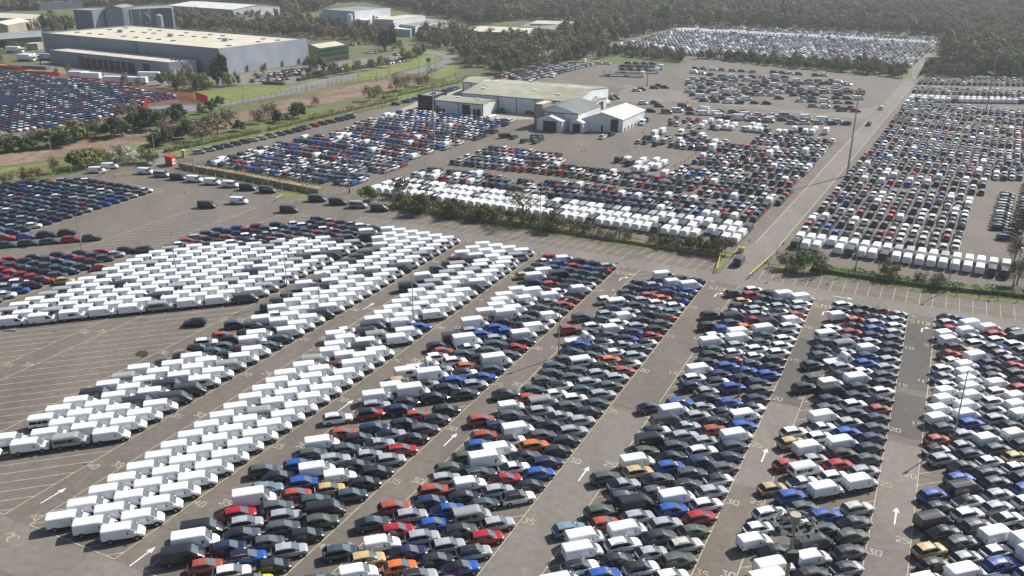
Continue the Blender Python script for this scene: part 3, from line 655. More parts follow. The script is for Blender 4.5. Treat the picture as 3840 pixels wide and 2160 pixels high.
        q = MB(); q.tube((L*.22, 0, Hh-.02), (L*.19, 0, Hh+.08), .03, .02, 5); P.append(('aerial', merge(q.mesh('aerial', ['black'])), (0, 0, 0)))
        wx = (L*.19, L*.80)
        q = MB()
        for x in wx:
            pts = [(x+.42*math.cos(math.pi*k/6), .32+.40*math.sin(math.pi*k/6)) for k in range(7)]
            side_poly(q, st, pts, .014)
        P.append(('wheel_arch', q.mesh('wheel_arch', ['black']), (0, 0, 0)))
        fst = [st[0], st[2], st[4], st[5], st[7]]; fst = [(x, [r[0], r[2], r[3], r[5]]) for x, r in fst]; loft(far, fst)
        fc = [(x, [r[0], r[2], r[4]]) for x, r in cb]
        loft(far, fc, mis=lambda i, j: (3 if (i in (1, 2) and j >= 1) else 2), cap=False)
    wr = 1.0
    for x in wx:
        for sg in (1, -1): P.append(('wheel', WHEEL, (x, sg*(Wd/2-.115), .34)))
    for x in wx:
        for sg in (1, -1):
            y = sg*(Wd/2+.012); far.add([(x+.32*math.cos(math.pi*k/3), y, .33+.33*math.sin(math.pi*k/3)) for k in range(6)], [tuple(range(6)) if sg < 0 else tuple(reversed(range(6)))], 1)
    SPEC[kind] = dict(L=L, W=Wd, H=Hh, parts=P, far=far)
for k_ in ('van', 'crew', 'bus', 'highvan', 'smallvan', 'darkvan', 'flatbed', 'hatch', 'suv', 'estate', 'coupe', 'jeep'): make_parts(k_)

CC = {'w': (.78, .79, .80), 'g': (.36, .38, .41), 'd': (.085, .09, .10), 'k': (.018, .019, .022), 'n': (.013, .024, .075), 'u': (.018, .085, .36), 'r': (.36, .012, .018), 'R': (.36, .065, .035),
      'o': (.62, .15, .02), 't': (.045, .075, .085), 'l': (.16, .26, .32), 'y': (.50, .36, .17), 'e': (.07, .095, .07), 's': (.5, .49, .43), 'm': (.13, .02, .02), 'b': (.78, .79, .80), 'Y': (.75, .6, .02)}
CN = {'w': 'white', 'g': 'silver grey', 'd': 'dark grey', 'k': 'black', 'n': 'navy blue', 'u': 'bright blue', 'r': 'red', 'R': 'terracotta red', 'o': 'orange', 't': 'dark teal', 'l': 'pale blue', 'y': 'sand gold', 'e': 'olive green', 's': 'stone coloured', 'm': 'maroon', 'b': 'white black-roofed', 'Y': 'yellow black-roofed'}
VK = {'V': ('van', 'w'), 'C': ('crew', 'w'), 'X': ('bus', 'w'), 'M': ('bus', 'G'), 'H': ('highvan', 'w'), 'J': ('highvan', 'w'), 'K': ('smallvan', 'w'), 'D': ('darkvan', 'k'), 'F': ('flatbed', 'w')}
VN = {'van': 'panel van', 'crew': 'crew van with side windows', 'bus': 'minibus', 'highvan': 'high-roofed van', 'smallvan': 'small van', 'darkvan': 'rib-roofed van', 'flatbed': 'flatbed truck', 'hatch': 'hatchback', 'suv': 'crossover', 'estate': 'estate car', 'coupe': 'sloping-tailed crossover', 'jeep': 'off-roader'}
VCAT = {'van': 'van', 'crew': 'van', 'bus': 'minibus', 'highvan': 'van', 'smallvan': 'van', 'darkvan': 'van', 'flatbed': 'truck'}
CC['G'] = (.34, .34, .33)
CN['G'] = 'silver'
VEH = []
def car_kind(c, rr):
    if c in 'Rolye': return rr.choice(['hatch', 'hatch', 'suv', 'jeep'] if c == 'e' else ['hatch', 'hatch', 'suv'])
    if c == 's': return 'jeep'
    return rr.choice(['suv', 'suv', 'suv', 'hatch', 'coupe', 'estate'])
def put(ch, x, y, az, where=None, group=None, rr=R, big=False, far=False, kind=None):
    if ch in VK: kd, c = VK[ch]
    else: kd, c = car_kind(ch, rr), ch
    if kind: kd = kind
    col = CC[c]; j = 1+rr.uniform(-.06, .06)
    if ch == 'D': col = rr.choice([(.02, .021, .024), (.03, .034, .04), (.05, .055, .06)])
    roof = (.015, .015, .017) if c in 'bY' or (c in 'nrud' and rr.random() < .22) else None
    if c in 'gdt' and rr.random() < .15: roof = (.02, .02, .022)
    VEH.append(dict(kind=kd, c=c, ch=ch, col=tuple(v*j for v in col), roof=roof, x=x, y=y, az=az+rr.uniform(-.012, .012), where=where, group=group, far=far, z=0.02))
def length(ch, kd=None): return SPEC[kd or (VK[ch][0] if ch in VK else 'suv')]['L']
MIXC = 'wwggdddkkknnuurRteetsgl'
def pack(spec, P0, az, rr, where, group, clip=None, left=False, gap=.42):
    """lay a nose-to-tail file of vehicles from the lane line backwards"""
    d = .35; dx, dy = math.sin(az), math.cos(az); k = 0
    for ch in spec:
        if ch == ' ': continue
        if ch.isdigit(): d += int(ch); continue
        if ch == '.': d += 4.5; continue
        kd = VK[ch][0] if ch in VK else car_kind(ch, rr)
        Lc = SPEC[kd]['L']; dd = d+Lc/2; sg = 1 if left else -1
        x, y = P0[0]+sg*dx*dd, P0[1]+sg*dy*dd; k += 1
        if clip is None or clip(x, y):
            lat = rr.uniform(-.12, .12); x += math.cos(az)*lat; y -= math.sin(az)*lat
            put(ch, x, y, az, where.format(k=ORD[k-1]) if where else None, group, rr, kind=kd)
        d += Lc+(gap if ch not in VK else gap+.12)+rr.uniform(-.05, .12)
BN = {'A3': 'slanted block two left of the STOP lanes, beside the empty bays', 'A4': 'third', 'A5': 'fourth'}
ROWS = {}
ROWS['A4'] = {2: 'V', 3: 'VV', 4: 'VVV', 5: 'VVVm', 6: 'MVDm', 7: '1VVMt', 8: 'VCV', 9: 'VMMV', 10: 'VVC', 11: 'VVMD', 12: 'VVM', 13: 'DVV', 14: 'VVV', 15: 'VVV', 16: 'VCV', 17: 'VVV', 18: 'VVV', 19: '.VDw', 20: 'u.DV', 21: 'VMV', 22: 'VVV', 23: '.DV', 24: 'VVM', 25: 'HmV', 26: 'HVV', 27: 'VVV', 28: 'VVV', 29: 'VVV', 30: 'VVV', 31: 'VMV', 32: 'VVV', 33: 'VVV', 34: 'VVV', 35: 'VVV', 36: 'VVV', 37: 'VVV', 38: 'VVV', 39: 'VVV', 40: 'VVV', 41: 'V..', 42: 'V2V', 43: '1H'}
ROWS['A4'][41] = 'VV'; ROWS['A4'][40] = 'VVV'; ROWS['A4'][42] = 'V'; ROWS['A4'][43] = 'H'
ROWS['A5'] = {1: 'R', 2: 'Kw', 3: 'kud', 4: 'krdd', 5: 'gutVy', 6: 'rdDV', 7: 'ttkn', 8: 'tuR.', 9: 'bgrV', 10: 'KwHV', 11: 'tVKV', 12: 'mgbV', 13: 'RdVV', 14: 'dkHR', 15: 'KdkH', 16: 'brug', 17: 'VuuD', 18: '1VgHn', 19: 'ktwR', 20: 'rdtw', 21: 'ddwF', 22: 'HogC', 23: 'tbJy', 24: 'uugV', 25: 'gdHV', 26: 'tkkg', 27: '..nrw', 28: 'kR...', 29: 'dknR', 30: 'dgtV', 31: 'kgte', 32: 'rggue', 33: 'gkVk', 34: 'kKul', 35: 'kyRH', 36: 'ttdr', 37: '1DggD', 38: 'eddH', 39: 'kdnD', 40: 'guRV', 41: 'kwuw', 42: 'Ykg'}
ROWS['A6'] = {3: 'V', 4: 'dtt', 5: 'nKgn', 6: 'Vu.t', 7: 'unRtw', 8: 'dogX', 9: 'uwtn', 10: 'wgggt', 11: 'lkKt', 12: 'rkwwR', 13: 'dgKd', 14: 'kudF', 15: 'rubu', 16: 'bgdt', 17: 'twte', 18: 'goXt', 19: 'bket', 20: 'Rgde', 21: 'ggbtt', 22: 'etwR', 23: 'gwMK', 24: 'tegdR', 25: 'kgdn', 26: 'gkVR', 27: 'gdbu', 28: 'koVe', 29: 'kdHe', 30: 'nwtg', 31: 'urKR', 32: 'kgknR', 33: 'btugt', 34: '.Mur', 35: 'gdgKt', 36: 'rgny', 37: 'gkoKt', 38: 'ugbl', 39: 'rgbt', 40: 'Vgkd', 41: 'gwtK', 42: 'kgn', 43: 'gw'}
ROWS['A7'] = {2: 'we', 3: 'kr', 4: 'Vty', 5: 'Vttd', 6: 'wgggd', 7: 'gbgD', 8: 'Rtrtk', 9: 'KDou', 10: 'wVVw', 11: 'gtVV', 12: 'wtgt', 13: 'wwwk', 14: 'wwrd', 15: 'ktuV', 16: 'nunw', 17: 'ukbn', 18: '1nug', 19: 'e.kud', 20: 'nugV', 21: 'bggD', 22: 'Ckgb', 23: 'uRgD', 24: 'Vgte', 25: 'twkV', 26: 'nnuye', 27: 'dtdg', 28: 'btdt', 29: 'gVDe', 30: 'wugRl', 31: 'rgVV', 32: 'edwV', 33: 'sgkb', 34: 'ebuV', 35: 'wkbV', 36: 'gdtw', 37: 'kguV', 38: 'wdge', 39: 'ngtk', 40: 'uwgd'}
ROWS['A8'] = {2: 'w', 3: 'tn', 4: 'rdK', 5: 'ggR', 6: 'ggtw', 7: 'wurC', 8: 'gnde', 9: 'dgMt', 10: 'kKgt', 11: 'tnFt', 12: 'gug', 13: 'gwde', 14: 'tVKt', 15: 'kkD', 16: 'wnn', 17: 'kwe', 18: 'RtV', 19: 'ngww', 20: 'tuwy', 21: 'nVV', 22: 'kdgR', 23: 'trX', 24: 'gwwy', 25: 'VVu', 26: '..ew', 27: 'subw', 28: 'dt.K', 29: 'eDk', 30: 'dKV', 31: 'gkH', 32: 'dgd', 33: 'gkwn', 34: 'wdgt', 35: 'kgV', 36: 'nwd', 37: 'gtk'}
ROWS['A9'] = {-2: 'w', -1: 'tu', 0: 'gut', 1: '1rVu', 2: 'KKKV', 3: '1Kgrt', 4: '2twwD', 5: '1ryuw', 6: '2wVgg', 7: 'wKngg', 8: 'gKnrg', 9: '1wKbt', 10: '1KKKk', 11: '1KKwr', 12: 'KKwK', 13: 'KKbK', 14: '1tugK', 15: 'Rgdk', 16: 'bgKK', 17: '1gntd', 18: '.dwy', 19: '4udwt', 20: 'uDtn', 21: '1kbgu', 22: 'Dwgw', 23: '2kdwg', 24: 'ytVd', 25: '1kgwH', 26: 'KVuH', 27: '1lRnw', 28: 'kgbn', 29: '1gdwg', 30: 'wVdn', 31: 'gtke', 32: 'wudK', 33: 'kgnR', 34: 'tVwg', 35: 'gdkw', 36: 'nwgV', 37: 'tkdw', 38: 'wgnd', 39: 'kuwg'}
BLN = {'A3': ('lower left van block', 'vans in the lower left slanted block'), 'A4': ('long van block bottom left', 'vans in the long block at bottom left'),
       'A5': ('first mixed block', 'vehicles in the first mixed block'), 'A6': ('bottom centre block', 'vehicles in the bottom centre block'),
       'A7': ('block right of centre', 'vehicles in the block right of centre'), 'A8': ('block around tall mast', 'vehicles in the block around the mast'), 'A9': ('right edge block', 'vehicles in the block at the right edge'),
       'A2': ('wide van block', 'vehicles in the wide van block'), 'A1': ('left edge block', 'cars in the left edge block'), 'A0': ('left fence block', 'cars in the block by the left fence')}
def clipf(s0, s1, margin=-60):
    def c(x, y):
        s, n = SN(x, y); p = pxof(x, y)
        return s0 < s < s1 and -180 < p[0] < 3990 and p[1] < 2330
    return c
for bk in ('A4', 'A5', 'A6', 'A7', 'A8'):
    nR = blocks[bk][1]
    for i, spec in ROWS[bk].items():
        s = nose(i, bk)
        if s > ST-0.2: nn = nR-(s-(ST-.2))/SL; s = ST-.2
        else: nn = nR
        rr = random.Random(i*31+ord(bk[1])); P0 = W(s-1.0, nn)
        P0 = (P0[0], P0[1])
        pack(spec, P0, YB, rr, '{k} from lane, %s row, %s' % (ORD[i-1], BLN[bk][0]), BLN[bk][1], clipf(SB+.6, ST+.5))
for i, spec in ROWS['A9'].items():
    s = 165.2-2.97*i; nn = 4.9
    if s > ST: nn += 0
    rr = random.Random(i*77+5); pack(spec+rr.choice(['gd', 'wk', 'tn', 'Vg', 'ku']), W(s, nn), YB, rr, '{k} from lane, %s row, %s' % (ORD[i+2], BLN['A9'][0]), BLN['A9'][1], clipf(SB+.6, ST+.5), left=True)
# block of vans beside the empty bays (four files deep), far end cars
for i in range(0, 38):
    rr = random.Random(900+i); s = nose(i); nn = -95.4
    if s > ST-.2: nn -= (s-(ST-.2))/SL; s = ST-.2
    spec = {0: 'VV', 1: 'V', 2: 'VV', 3: 'VVV', 4: 'VVV', 5: 'VVVV', 6: 'CVV', 7: 'VVVD', 8: 'VVVD', 9: 'MVVD', 10: 'VVVV', 11: 'VVVV', 12: 'DVVV', 13: 'VDV', 14: 'VVVV', 15: 'VVD', 16: 'VVVt', 17: 'VVVt', 18: 'VVVt', 19: 'VV1V', 20: 'VVw', 21: 'DVVt', 22: 'VVk', 23: 'VtkR', 24: 'VVdw', 25: 'tVdk', 26: 'tmtm', 27: 'VkVd', 28: 'VVVV', 29: 'MVVM', 30: 'VVCV', 31: 'CDVD', 32: 'DVVV', 33: 'DDVV', 34: 'VVVX', 35: 'VVV', 36: 'VVVV', 37: 'VMV1V'}.get(i, 'VVVV')
    pack(spec, W(s-1.0, nn), YB, rr, '{k} from lane, %s row, %s' % (ORD[i], BLN['A3'][0]), BLN['A3'][1], clipf(SB, ST+.5), gap=.3)
# wide block
for i in range(-9, 22):
    rr = random.Random(1200+i); s = nose(i); nn = -113.4
    if s > ST-.2: nn -= (s-(ST-.2))/SL; s = ST-.2
    if i <= 4: spec = ''.join(rr.choice('nnddgwtrrkutmw') for _ in range(13))
    elif i == 5: spec = 'uwdntmrgwdrn'
    elif i == 6: spec = 'gdrugwnd'+'VVM'
    elif i in (7, 8): spec = 'DDVVMVVVVV'
    else: spec = ''.join(rr.choice('VVVVVVVVVVVVDMC') for _ in range(10))
    if i == 21: spec = 'D'+'VVMVVCVVVV'
    def cl(x, y, f=clipf(SB, ST+.5)):
        s_, n_ = SN(x, y); return f(x, y) and n_ > -153.5 and s_ < 166-(-n_-133)*1.05+3
    pack(spec, W(s-1.0, nn), YB, rr, '{k} from lane, %s row, %s' % (ORD[i+9], BLN['A2'][0]), BLN['A2'][1], cl, gap=.25)
# left edge blocks
for j in range(-2, 16):
    rr = random.Random(1500+j); s = 132-2.94*j
    spec = ''.join(rr.choice('rrnnddggukrtwdkr') for _ in range(16))
    nn = -157.2
    if j < 0: nn -= 9+5*(-j); s -= 0
    pack(spec, W(s-1.0, nn), YB, rr, '{k} from lane, %s row, %s' % (ORD[j+2], BLN['A1'][0]), BLN['A1'][1], clipf(60, 134), gap=.35)
for j in range(-9, 16):
    rr = random.Random(1700+j); s = 167.4-2.94*j; nn = -191.9
    if s > 170: nn -= (s-170)/SL; s = 170
    spec = ''.join(rr.choice('nnnndddgukrtwnk') for _ in range(16))
    pack(spec, W(s-1.0, nn), YB, rr, '{k} from lane, %s row, %s' % (ORD[j+9], BLN['A0'][0]), BLN['A0'][1], clipf(100, 171.5), gap=.35)

# single vehicles and the rows along the hedges (placed where their wheels stand)
GAZ = math.radians(28.8)
def at_(f, x, y, ch, az, where, group=None, kind=None): 
    p = f(x, y); put(ch, p[0], p[1], math.radians(az), where, group, kind=kind)
HG = 'vans along the hedge at left'
for k, (x, y, ch) in enumerate([(1105, 1312, 'V'), (1155, 1325, 'V'), (1225, 1334, 'M'), (1283, 1344, 'M'), (1350, 1356, 'D'), (1408, 1364, 'D'), (1476, 1372, 'V'), (1545, 1378, 'C'), (1608, 1392, 'V'), (1670, 1402, 'V'), (1745, 1412, 'C'), (1808, 1425, 'M'), (1875, 1434, 'D'), (1945, 1444, 'D'), (2025, 1453, 'D'), (2118, 1466, 'D')]):
    at_(t00, x, y, ch, 100, '%s from the left in the line along the hedge at left' % ORD[k], HG)
for k, (x, y, ch) in enumerate([(2400, 70, 'D'), (2478, 80, 'D'), (2555, 94, 'D'), (2626, 105, 'V'), (2708, 118, 'M'), (2786, 130, 'C'), (2870, 142, 'D')]):
    at_(t01, x, y, ch, 98, '%s from the left in the short line beyond the gateway' % ORD[k], 'vans in the short line beyond the gateway')
at_(t01, 1567, 118, 'D', 97, 'alone on the empty tarmac, left of the white van'); at_(t01, 1808, 88, 'V', 97, 'alone on the empty tarmac between two dark vans'); at_(t01, 2187, 152, 'D', 97, 'alone by the gateway onto the empty tarmac')
at_(t21, 425, 540, 'D', 27, 'driving through the gateway between the hedges')
at_(t01, 1472, 1008, 'k', 262, 'alone on the empty bays below the wide van block', kind='suv')
at_(t01, 490, 690, 'y', 74, 'alone at the end of the red and blue block', kind='hatch'); at_(t01, 768, 588, 'R', 74, 'alone in the aisle above the gold hatchback', kind='hatch'); at_(t01, 1095, 452, 'd', 66, 'alone in the aisle beside the wide van block', kind='suv')
for x, y, ch, wh in ((740, 1303, 'V', 'in front of the fence at left, nearest'), (835, 1272, 'V', 'behind the window van by the left fence'), (868, 1275, 'X', 'parked by the left fence beside the verge'), (20, 1450, 'V', 'at the left edge under the fence'), (112, 1425, 'V', 'second from the left edge by the fence'), (165, 1432, 'V', 'third from the left edge by the fence'), (232, 1397, 'V', 'behind the silver minibus by the left fence'), (282, 1403, 'M', 'by the left fence near the image edge')):
    at_(t00, x, y, ch, 84, wh)
# single file along the boundary fence
e0, e1 = (1485, 1168), (2576, 915)
path = [(1485, 1170), (1600, 1142), (1765, 1104), (1835, 1088), (1960, 1062), (2100, 1030), (2255, 995), (2290, 982), (2420, 950), (2576, 915), (2620, 903), (2655, 893)]
k = 0; rr = random.Random(11)
for (x0, y0), (x1, y1) in zip(path[:-1], path[1:]):
    n = max(1, int((x1-x0)/30))
    for i in range(n):
        t = (i+.5)/n; k += 1
        at_(t00, x0+(x1-x0)*t, y0+(y1-y0)*t-4, rr.choice('ktgdwnkgdtmr'), 70, '%s from the bottom in the single file along the boundary hedge' % ORD[k-1], 'cars in single file along the boundary hedge')

# generic bands of the far fields: columns of cars standing behind a front line
def band(f, front, deep, az=28.8, mix='wwggdddkknnturRmteg', pitch=4.35, step=2.47, drop=.02, seed=0, vans='', backward=False, minlab=False, where=None, taper=None):
    rr = random.Random(seed+77); P = [Vector(f(*p)) for p in front]; a = math.radians(az); D = Vector((math.sin(a), math.cos(a)))
    tot = sum((q-p).length for p, q in zip(P[:-1], P[1:])); 
    d = step/2; acc = 0; seg = 0; c = 0
    perp = abs(math.cos(math.atan2(*(P[-1]-P[0]))-a-math.pi/2)); st_ = step/max(perp, .3)
    while d < tot:
        while seg < len(P)-2 and d > acc+(P[seg+1]-P[seg]).length: acc += (P[seg+1]-P[seg]).length; seg += 1
        sd = (P[seg+1]-P[seg]); p = P[seg]+sd.normalized()*(d-acc)
        for r in range(deep if taper is None else taper(d/tot, deep)):
            if rr.random() < drop: continue
            ch = rr.choice(mix if not vans or rr.random() > .0 else vans)
            if isinstance(vans, dict) and r in vans: ch = rr.choice(vans[r])
            pt = 5.3 if (isinstance(vans, dict) and r in vans) else pitch
            q = p+D*(2.3+r*pitch if not isinstance(vans, dict) else 2.5+sum(5.35 if k2 in vans else pitch for k2 in range(r)))
            put(ch, q.x+rr.uniform(-.08, .08), q.y+rr.uniform(-.12, .12), a+(math.pi if backward else 0), where, None, rr, far=True)
        d += st_; c += 1
c2 = CR(1300, 380, 2.275); c3_ = CR(1900, 480, 2.275); c4_ = CR(2500, 480, 2.275); c5_ = CR(2560, 200, 2.275); c1_ = CR(700, 380, 2.275); c6_ = CR(3140, 240, 2.047)
MX = 'wwwggdddkknnturRmteswKg'; BLU = 'wwuunndtkgwkKrggwun'
# left field (beyond the left hedge)
band(c1_, [(160, 545), (350, 578), (560, 612), (780, 648), (1010, 690), (1200, 716), (1330, 722), (1440, 735)], 5, mix=BLU, seed=1, taper=lambda t, d: 5 if t < .8 else 3)
band(c1_, [(510, 442), (640, 462), (790, 482), (950, 503), (1080, 526), (1250, 552), (1400, 582), (1520, 600), (1680, 622)], 4, mix=BLU+'rr', seed=2)
band(c1_, [(890, 352), (1050, 372), (1230, 396), (1380, 417), (1620, 452), (1760, 478), (1960, 505)], 3, mix=BLU+'rrK', seed=3)
band(c2, [(-170, 300), (-60, 312), (130, 336), (300, 352), (440, 372), (660, 402), (850, 424)], 4, mix=BLU+'rr', seed=4)
band(c2, [(45, 212), (200, 227), (340, 247), (560, 267), (720, 287), (900, 307), (1100, 338)], 4, mix=BLU+'rm', seed=5)
band(c2, [(300, 142), (450, 157), (600, 172), (800, 192), (1060, 228), (1230, 238), (1330, 230)], 4, mix='wwwuudnkgwwwuV', seed=6)
# centre field
van3 = {0: 'VVVVVD', 1: 'VVVVVDC', 2: 'VVVVDM'}
band(W, [(194.7, -139), (194.7, -110), (194.6, -80), (194.8, -50), (195.2, -36.6)], 3, vans=van3, seed=7, step=2.5)
band(c2, [(530, 652), (700, 677), (940, 707), (1060, 722), (1250, 747), (1400, 772), (1500, 788)], 3, mix=MX+'VV', seed=8)
band(c3_, [(120, 580), (360, 604), (500, 618), (800, 655), (1050, 694), (1200, 708), (1340, 732), (1456, 747), (1600, 765), (1750, 780), (1900, 792), (2130, 815)], 4, mix=MX, seed=9, taper=lambda t, d: 4)
band(c2, [(860, 542), (1020, 557), (1150, 572), (1300, 587), (1370, 600), (1565, 612), (1800, 640), (2050, 672), (2240, 705), (2510, 742), (2740, 772), (2900, 800)], 3, mix=MX, seed=10)
band(c4_, [(100, 556), (430, 602), (660, 633), (850, 655), (945, 668)], 4, mix=MX, seed=11)
band(c2, [(1080, 462), (1200, 472), (1330, 487), (1456, 502), (1680, 527), (1850, 540)], 4, mix=MX+'rr', seed=12, taper=lambda t, d: 3 if t < .85 else 1)
band(c4_, [(0, 427), (90, 437), (300, 458), (540, 487), (650, 502), (800, 517), (930, 532), (1075, 550)], 4, mix=MX, seed=13)
band(c4_, [(195, 310), (330, 322), (460, 334), (630, 357), (820, 380), (1000, 397), (1195, 420)], 4, mix=MX, seed=14)
band(c4_, [(0, 166), (150, 187), (380, 202), (590, 227), (770, 247), (990, 274), (1170, 284), (1310, 300)], 4, mix=MX+'VVVHHD', seed=15, taper=lambda t, d: 3 if t < .6 else 4)
band(c4_, [(705, 136), (890, 152), (1050, 167), (1170, 182), (1400, 200)], 4, mix=MX, seed=16)
# right field, one band after another up to the road
VN3 = {0: 'VVVVVVD', 1: 'VVVVVM'}
band(W, [(198.4, -27), (198.5, -7), (198.6, 16), (198.6, 17.5)], 2, az=28.8, vans=VN3, seed=20, step=2.5)
ch_ = CR(3240, 600, 2.635)
def rb(yl, yr, xl, **k): band(t20, [(xl, yl), ((xl+2576)/2, (yl+yr)/2), (2640, yr+2)], 4, **k)
band(W, [(210.9, -26.8), (211, -10), (211, 9.2)], 4, mix=MX+'uK', seed=21, drop=.01)
band(W, [(230.6, -25.6), (230.7, -10), (230.8, 10.2)], 4, mix=MX+'uK', seed=22)
band(W, [(247.2, -24.6), (247, -10), (247, 11)], 4, mix=MX+'uK', seed=23)
band(W, [(266.8, -23.6), (266.6, -5), (266.6, 11.8), (267, 14)], 4, mix=MX+'uK', seed=24)
band(W, [(286.4, -22.4), (286.4, 0), (286.5, 17), (290, 24)], 4, mix=MX+'uK', seed=25)
for q, (xl, yl, yr) in enumerate(((1385, 1172, 1320), (1442, 1092, 1235), (1505, 1012, 1140), (1560, 932, 1050), (1612, 870, 965), (1645, 812, 895), (1722, 702, 738), (1765, 640, 655))):
    band(t20, [(xl, yl), (xl+(2640-xl)*.5, yl+(yr-yl)*.55), (2660, yr)], 4, mix=MX+'lug', seed=26+q, drop=.03)
band(t20, [(1695, 764), (1900, 774), (2200, 780), (2660, 786)], 2, vans={0: 'VVVVVD', 1: 'VVVVD'}, seed=40)
band(t20, [(2080, 600), (2300, 604), (2660, 612)], 2, mix='mmrrgkw', seed=41, az=80)
# slanted file at the right edge
for (x0, y0, x1, y1, n) in ((1330, 690, 1420, 330, 26), (1400, 790, 1560, 640, 10), (1560, 640, 1640, 250, 14)):
    rr = random.Random(x0)
    for i in range(n):
        t = i/n; p = ch_(x0+(x1-x0)*t, y0+(y1-y0)*t); put(rr.choice('tttwgnrmd' if y0 < 700 else 'ttt'), p[0], p[1], math.radians(100), None, None, rr, far=True)
# sparse vans between the fields
def sprinkle(f, items, az, where=None):
    for it in items:
        x, y, ch = it[:3]; p = f(x, y); put(ch, p[0], p[1], math.radians(it[3] if len(it) > 3 else az), where, None, R, far=True)
sprinkle(c5_, [(68, 632, 'w'), (115, 630, 'K'), (165, 638, 'K'), (190, 610, 'K'), (245, 590, 'K'), (265, 640, 'D'), (305, 650, 'K'), (370, 645, 'V'), (380, 610, 'K'), (420, 652, 'K'), (445, 630, 'V'), (525, 655, 'w'), (565, 662, 'V'), (620, 665, 'V'), (645, 640, 'V'), (668, 672, 'K'), (715, 640, 'g'), (722, 676, 'D'), (818, 690, 'V'), (872, 688, 'K'), (932, 692, 'D'), (955, 660, 'K'), (1015, 665, 'D'), (1045, 685, 'V'), (1105, 690, 'V'), (1130, 665, 'V'), (1222, 685, 'H'), (90, 600, 'm'), (130, 580, 'r'), (155, 575, 'K'), (320, 605, 'V'), (600, 625, 'K')], 29)
sprinkle(c3_, [(962, 285, 'D'), (1035, 290, 'V'), (1110, 275, 'D'), (1168, 300, 'V'), (1055, 315, 'D'), (1130, 330, 'V'), (1080, 350, 'F'), (1115, 370, 'V'), (1180, 375, 'V'), (1235, 345, 'V'), (1290, 350, 'V'), (1345, 320, 'V'), (1280, 300, 'V'), (1355, 408, 'V'), (150, 122, 'e'), (185, 108, 'e'), (235, 85, 'e'), (285, 85, 'e'), (235, 108, 'e'), (290, 108, 'e'), (250, 130, 'e'), (62, 90, 'e'), (820, 90, 'w'), (855, 72, 'k'), (895, 65, 'k'), (955, 55, 'k'), (1330, 50, 'H'), (1370, 35, 'H'), (1127, 130, 'y'), (1185, 135, 'd'), (1225, 135, 'H'), (1265, 70, 'H'), (1275, 150, 'k'), (1350, 130, 'M'), (1375, 158, 'm'), (1428, 165, 'd'), (1190, 95, 'd'), (1240, 95, 'k'), (1275, 110, 'V'), (1310, 115, 'd'), (1395, 110, 'g'), (1375, 90, 'd')], 29)
band(c5_, [(0, 720), (60, 760), (130, 790), (260, 812), (330, 819)], 3, mix=MX+'HHVVX', seed=43)
# dense mixed field, vehicles standing across
def rows_across(f, rows, mix, az, seed, gap=.55, drop=.06):
    rr = random.Random(seed)
    for (x0, y0, x1, y1) in rows:
        a = Vector(f(x0, y0)); b = Vector(f(x1, y1)); L = (b-a).length; dr = (b-a)/L; d = 1
        azr = math.atan2(dr.x, dr.y)
        while d < L:
            ch = rr.choice(mix); kd = VK[ch][0] if ch in VK else car_kind(ch, rr); l_ = SPEC[kd]['L']
            p = a+dr*(d+l_/2)
            if rr.random() > drop: put(ch, p.x+rr.uniform(-.3, .3), p.y+rr.uniform(-.5, .5), azr+rr.uniform(-.1, .1)+(math.pi if rr.random() < .12 else 0)+math.radians(az), None, None, rr, kind=kd, far=True)
            d += l_+gap+rr.random()*.5
MD = 'wwwggddkkknntsmrRVVKKHMD'
rows_across(c5_, [(60, 135, 590, 165), (50, 165, 250, 190), (280, 205, 940, 215), (40, 225, 1210, 250), (0, 250, 1240, 268), (0, 272, 1300, 290), (20, 300, 1456, 320), (0, 335, 1480, 345), (30, 365, 1500, 362), (80, 385, 560, 402), (760, 390, 1480, 395), (120, 410, 540, 432), (940, 412, 1456, 432), (560, 430, 710, 436), (1240, 240, 1400, 270), (1050, 455, 1456, 478), (1280, 488, 1500, 500)], MD, 0, 50)
rows_across(c5_, [(250, 505, 560, 512), (0, 480, 190, 500), (0, 520, 900, 545), (240, 548, 1180, 560), (300, 562, 1320, 590), (540, 575, 740, 590), (740, 598, 1456, 612)], MD, 0, 51)
sprinkle(c5_, [(780, 170, 'k'), (848, 175, 'k'), (918, 180, 'w'), (990, 185, 'k'), (1058, 188, 'g'), (1135, 195, 'k'), (1205, 195, 'w'), (1275, 238, 'w'), (1240, 262, 'd'), (1300, 268, 'd'), (1370, 272, 'w')], 116)
sprinkle(t20, [(1498, 825, 'w', 30), (1405, 945, 'k', 30)], 30)
c7_ = CR(2150, 300, 2.912)
sprinkle(c7_, [(690, 125, 'w'), (750, 112, 'd'), (820, 110, 'F'), (885, 95, 'k'), (940, 75, 'k'), (1000, 90, 'k'), (760, 265, 'w'), (820, 275, 'w'), (890, 262, 'k'), (938, 295, 'd'), (850, 350, 'k'), (910, 358, 'k'), (1020, 365, 'D'), (1140, 350, 'C'), (1200, 300, 'D')], 110)
sprinkle(c7_, [(372, 268, 'V', 30), (400, 215, 'D', 110), (455, 205, 'D', 110), (440, 185, 'w', 110), (490, 190, 'g', 110), (525, 183, 'w', 110), (752, 488, 'X', 200), (798, 455, 'D', 200), (1125, 425, 'n', 30), (1075, 450, 'g', 30), (1075, 490, 'd', 30), (1140, 500, 'w', 30), (1220, 465, 'R', 30), (1255, 445, 'd', 30), (1170, 600, 'V', 200), (1280, 510, 'K', 30), (1340, 510, 'K', 30), (1405, 520, 'K', 30), (1310, 480, 'D', 30), (1440, 480, 'K', 30)], 30)
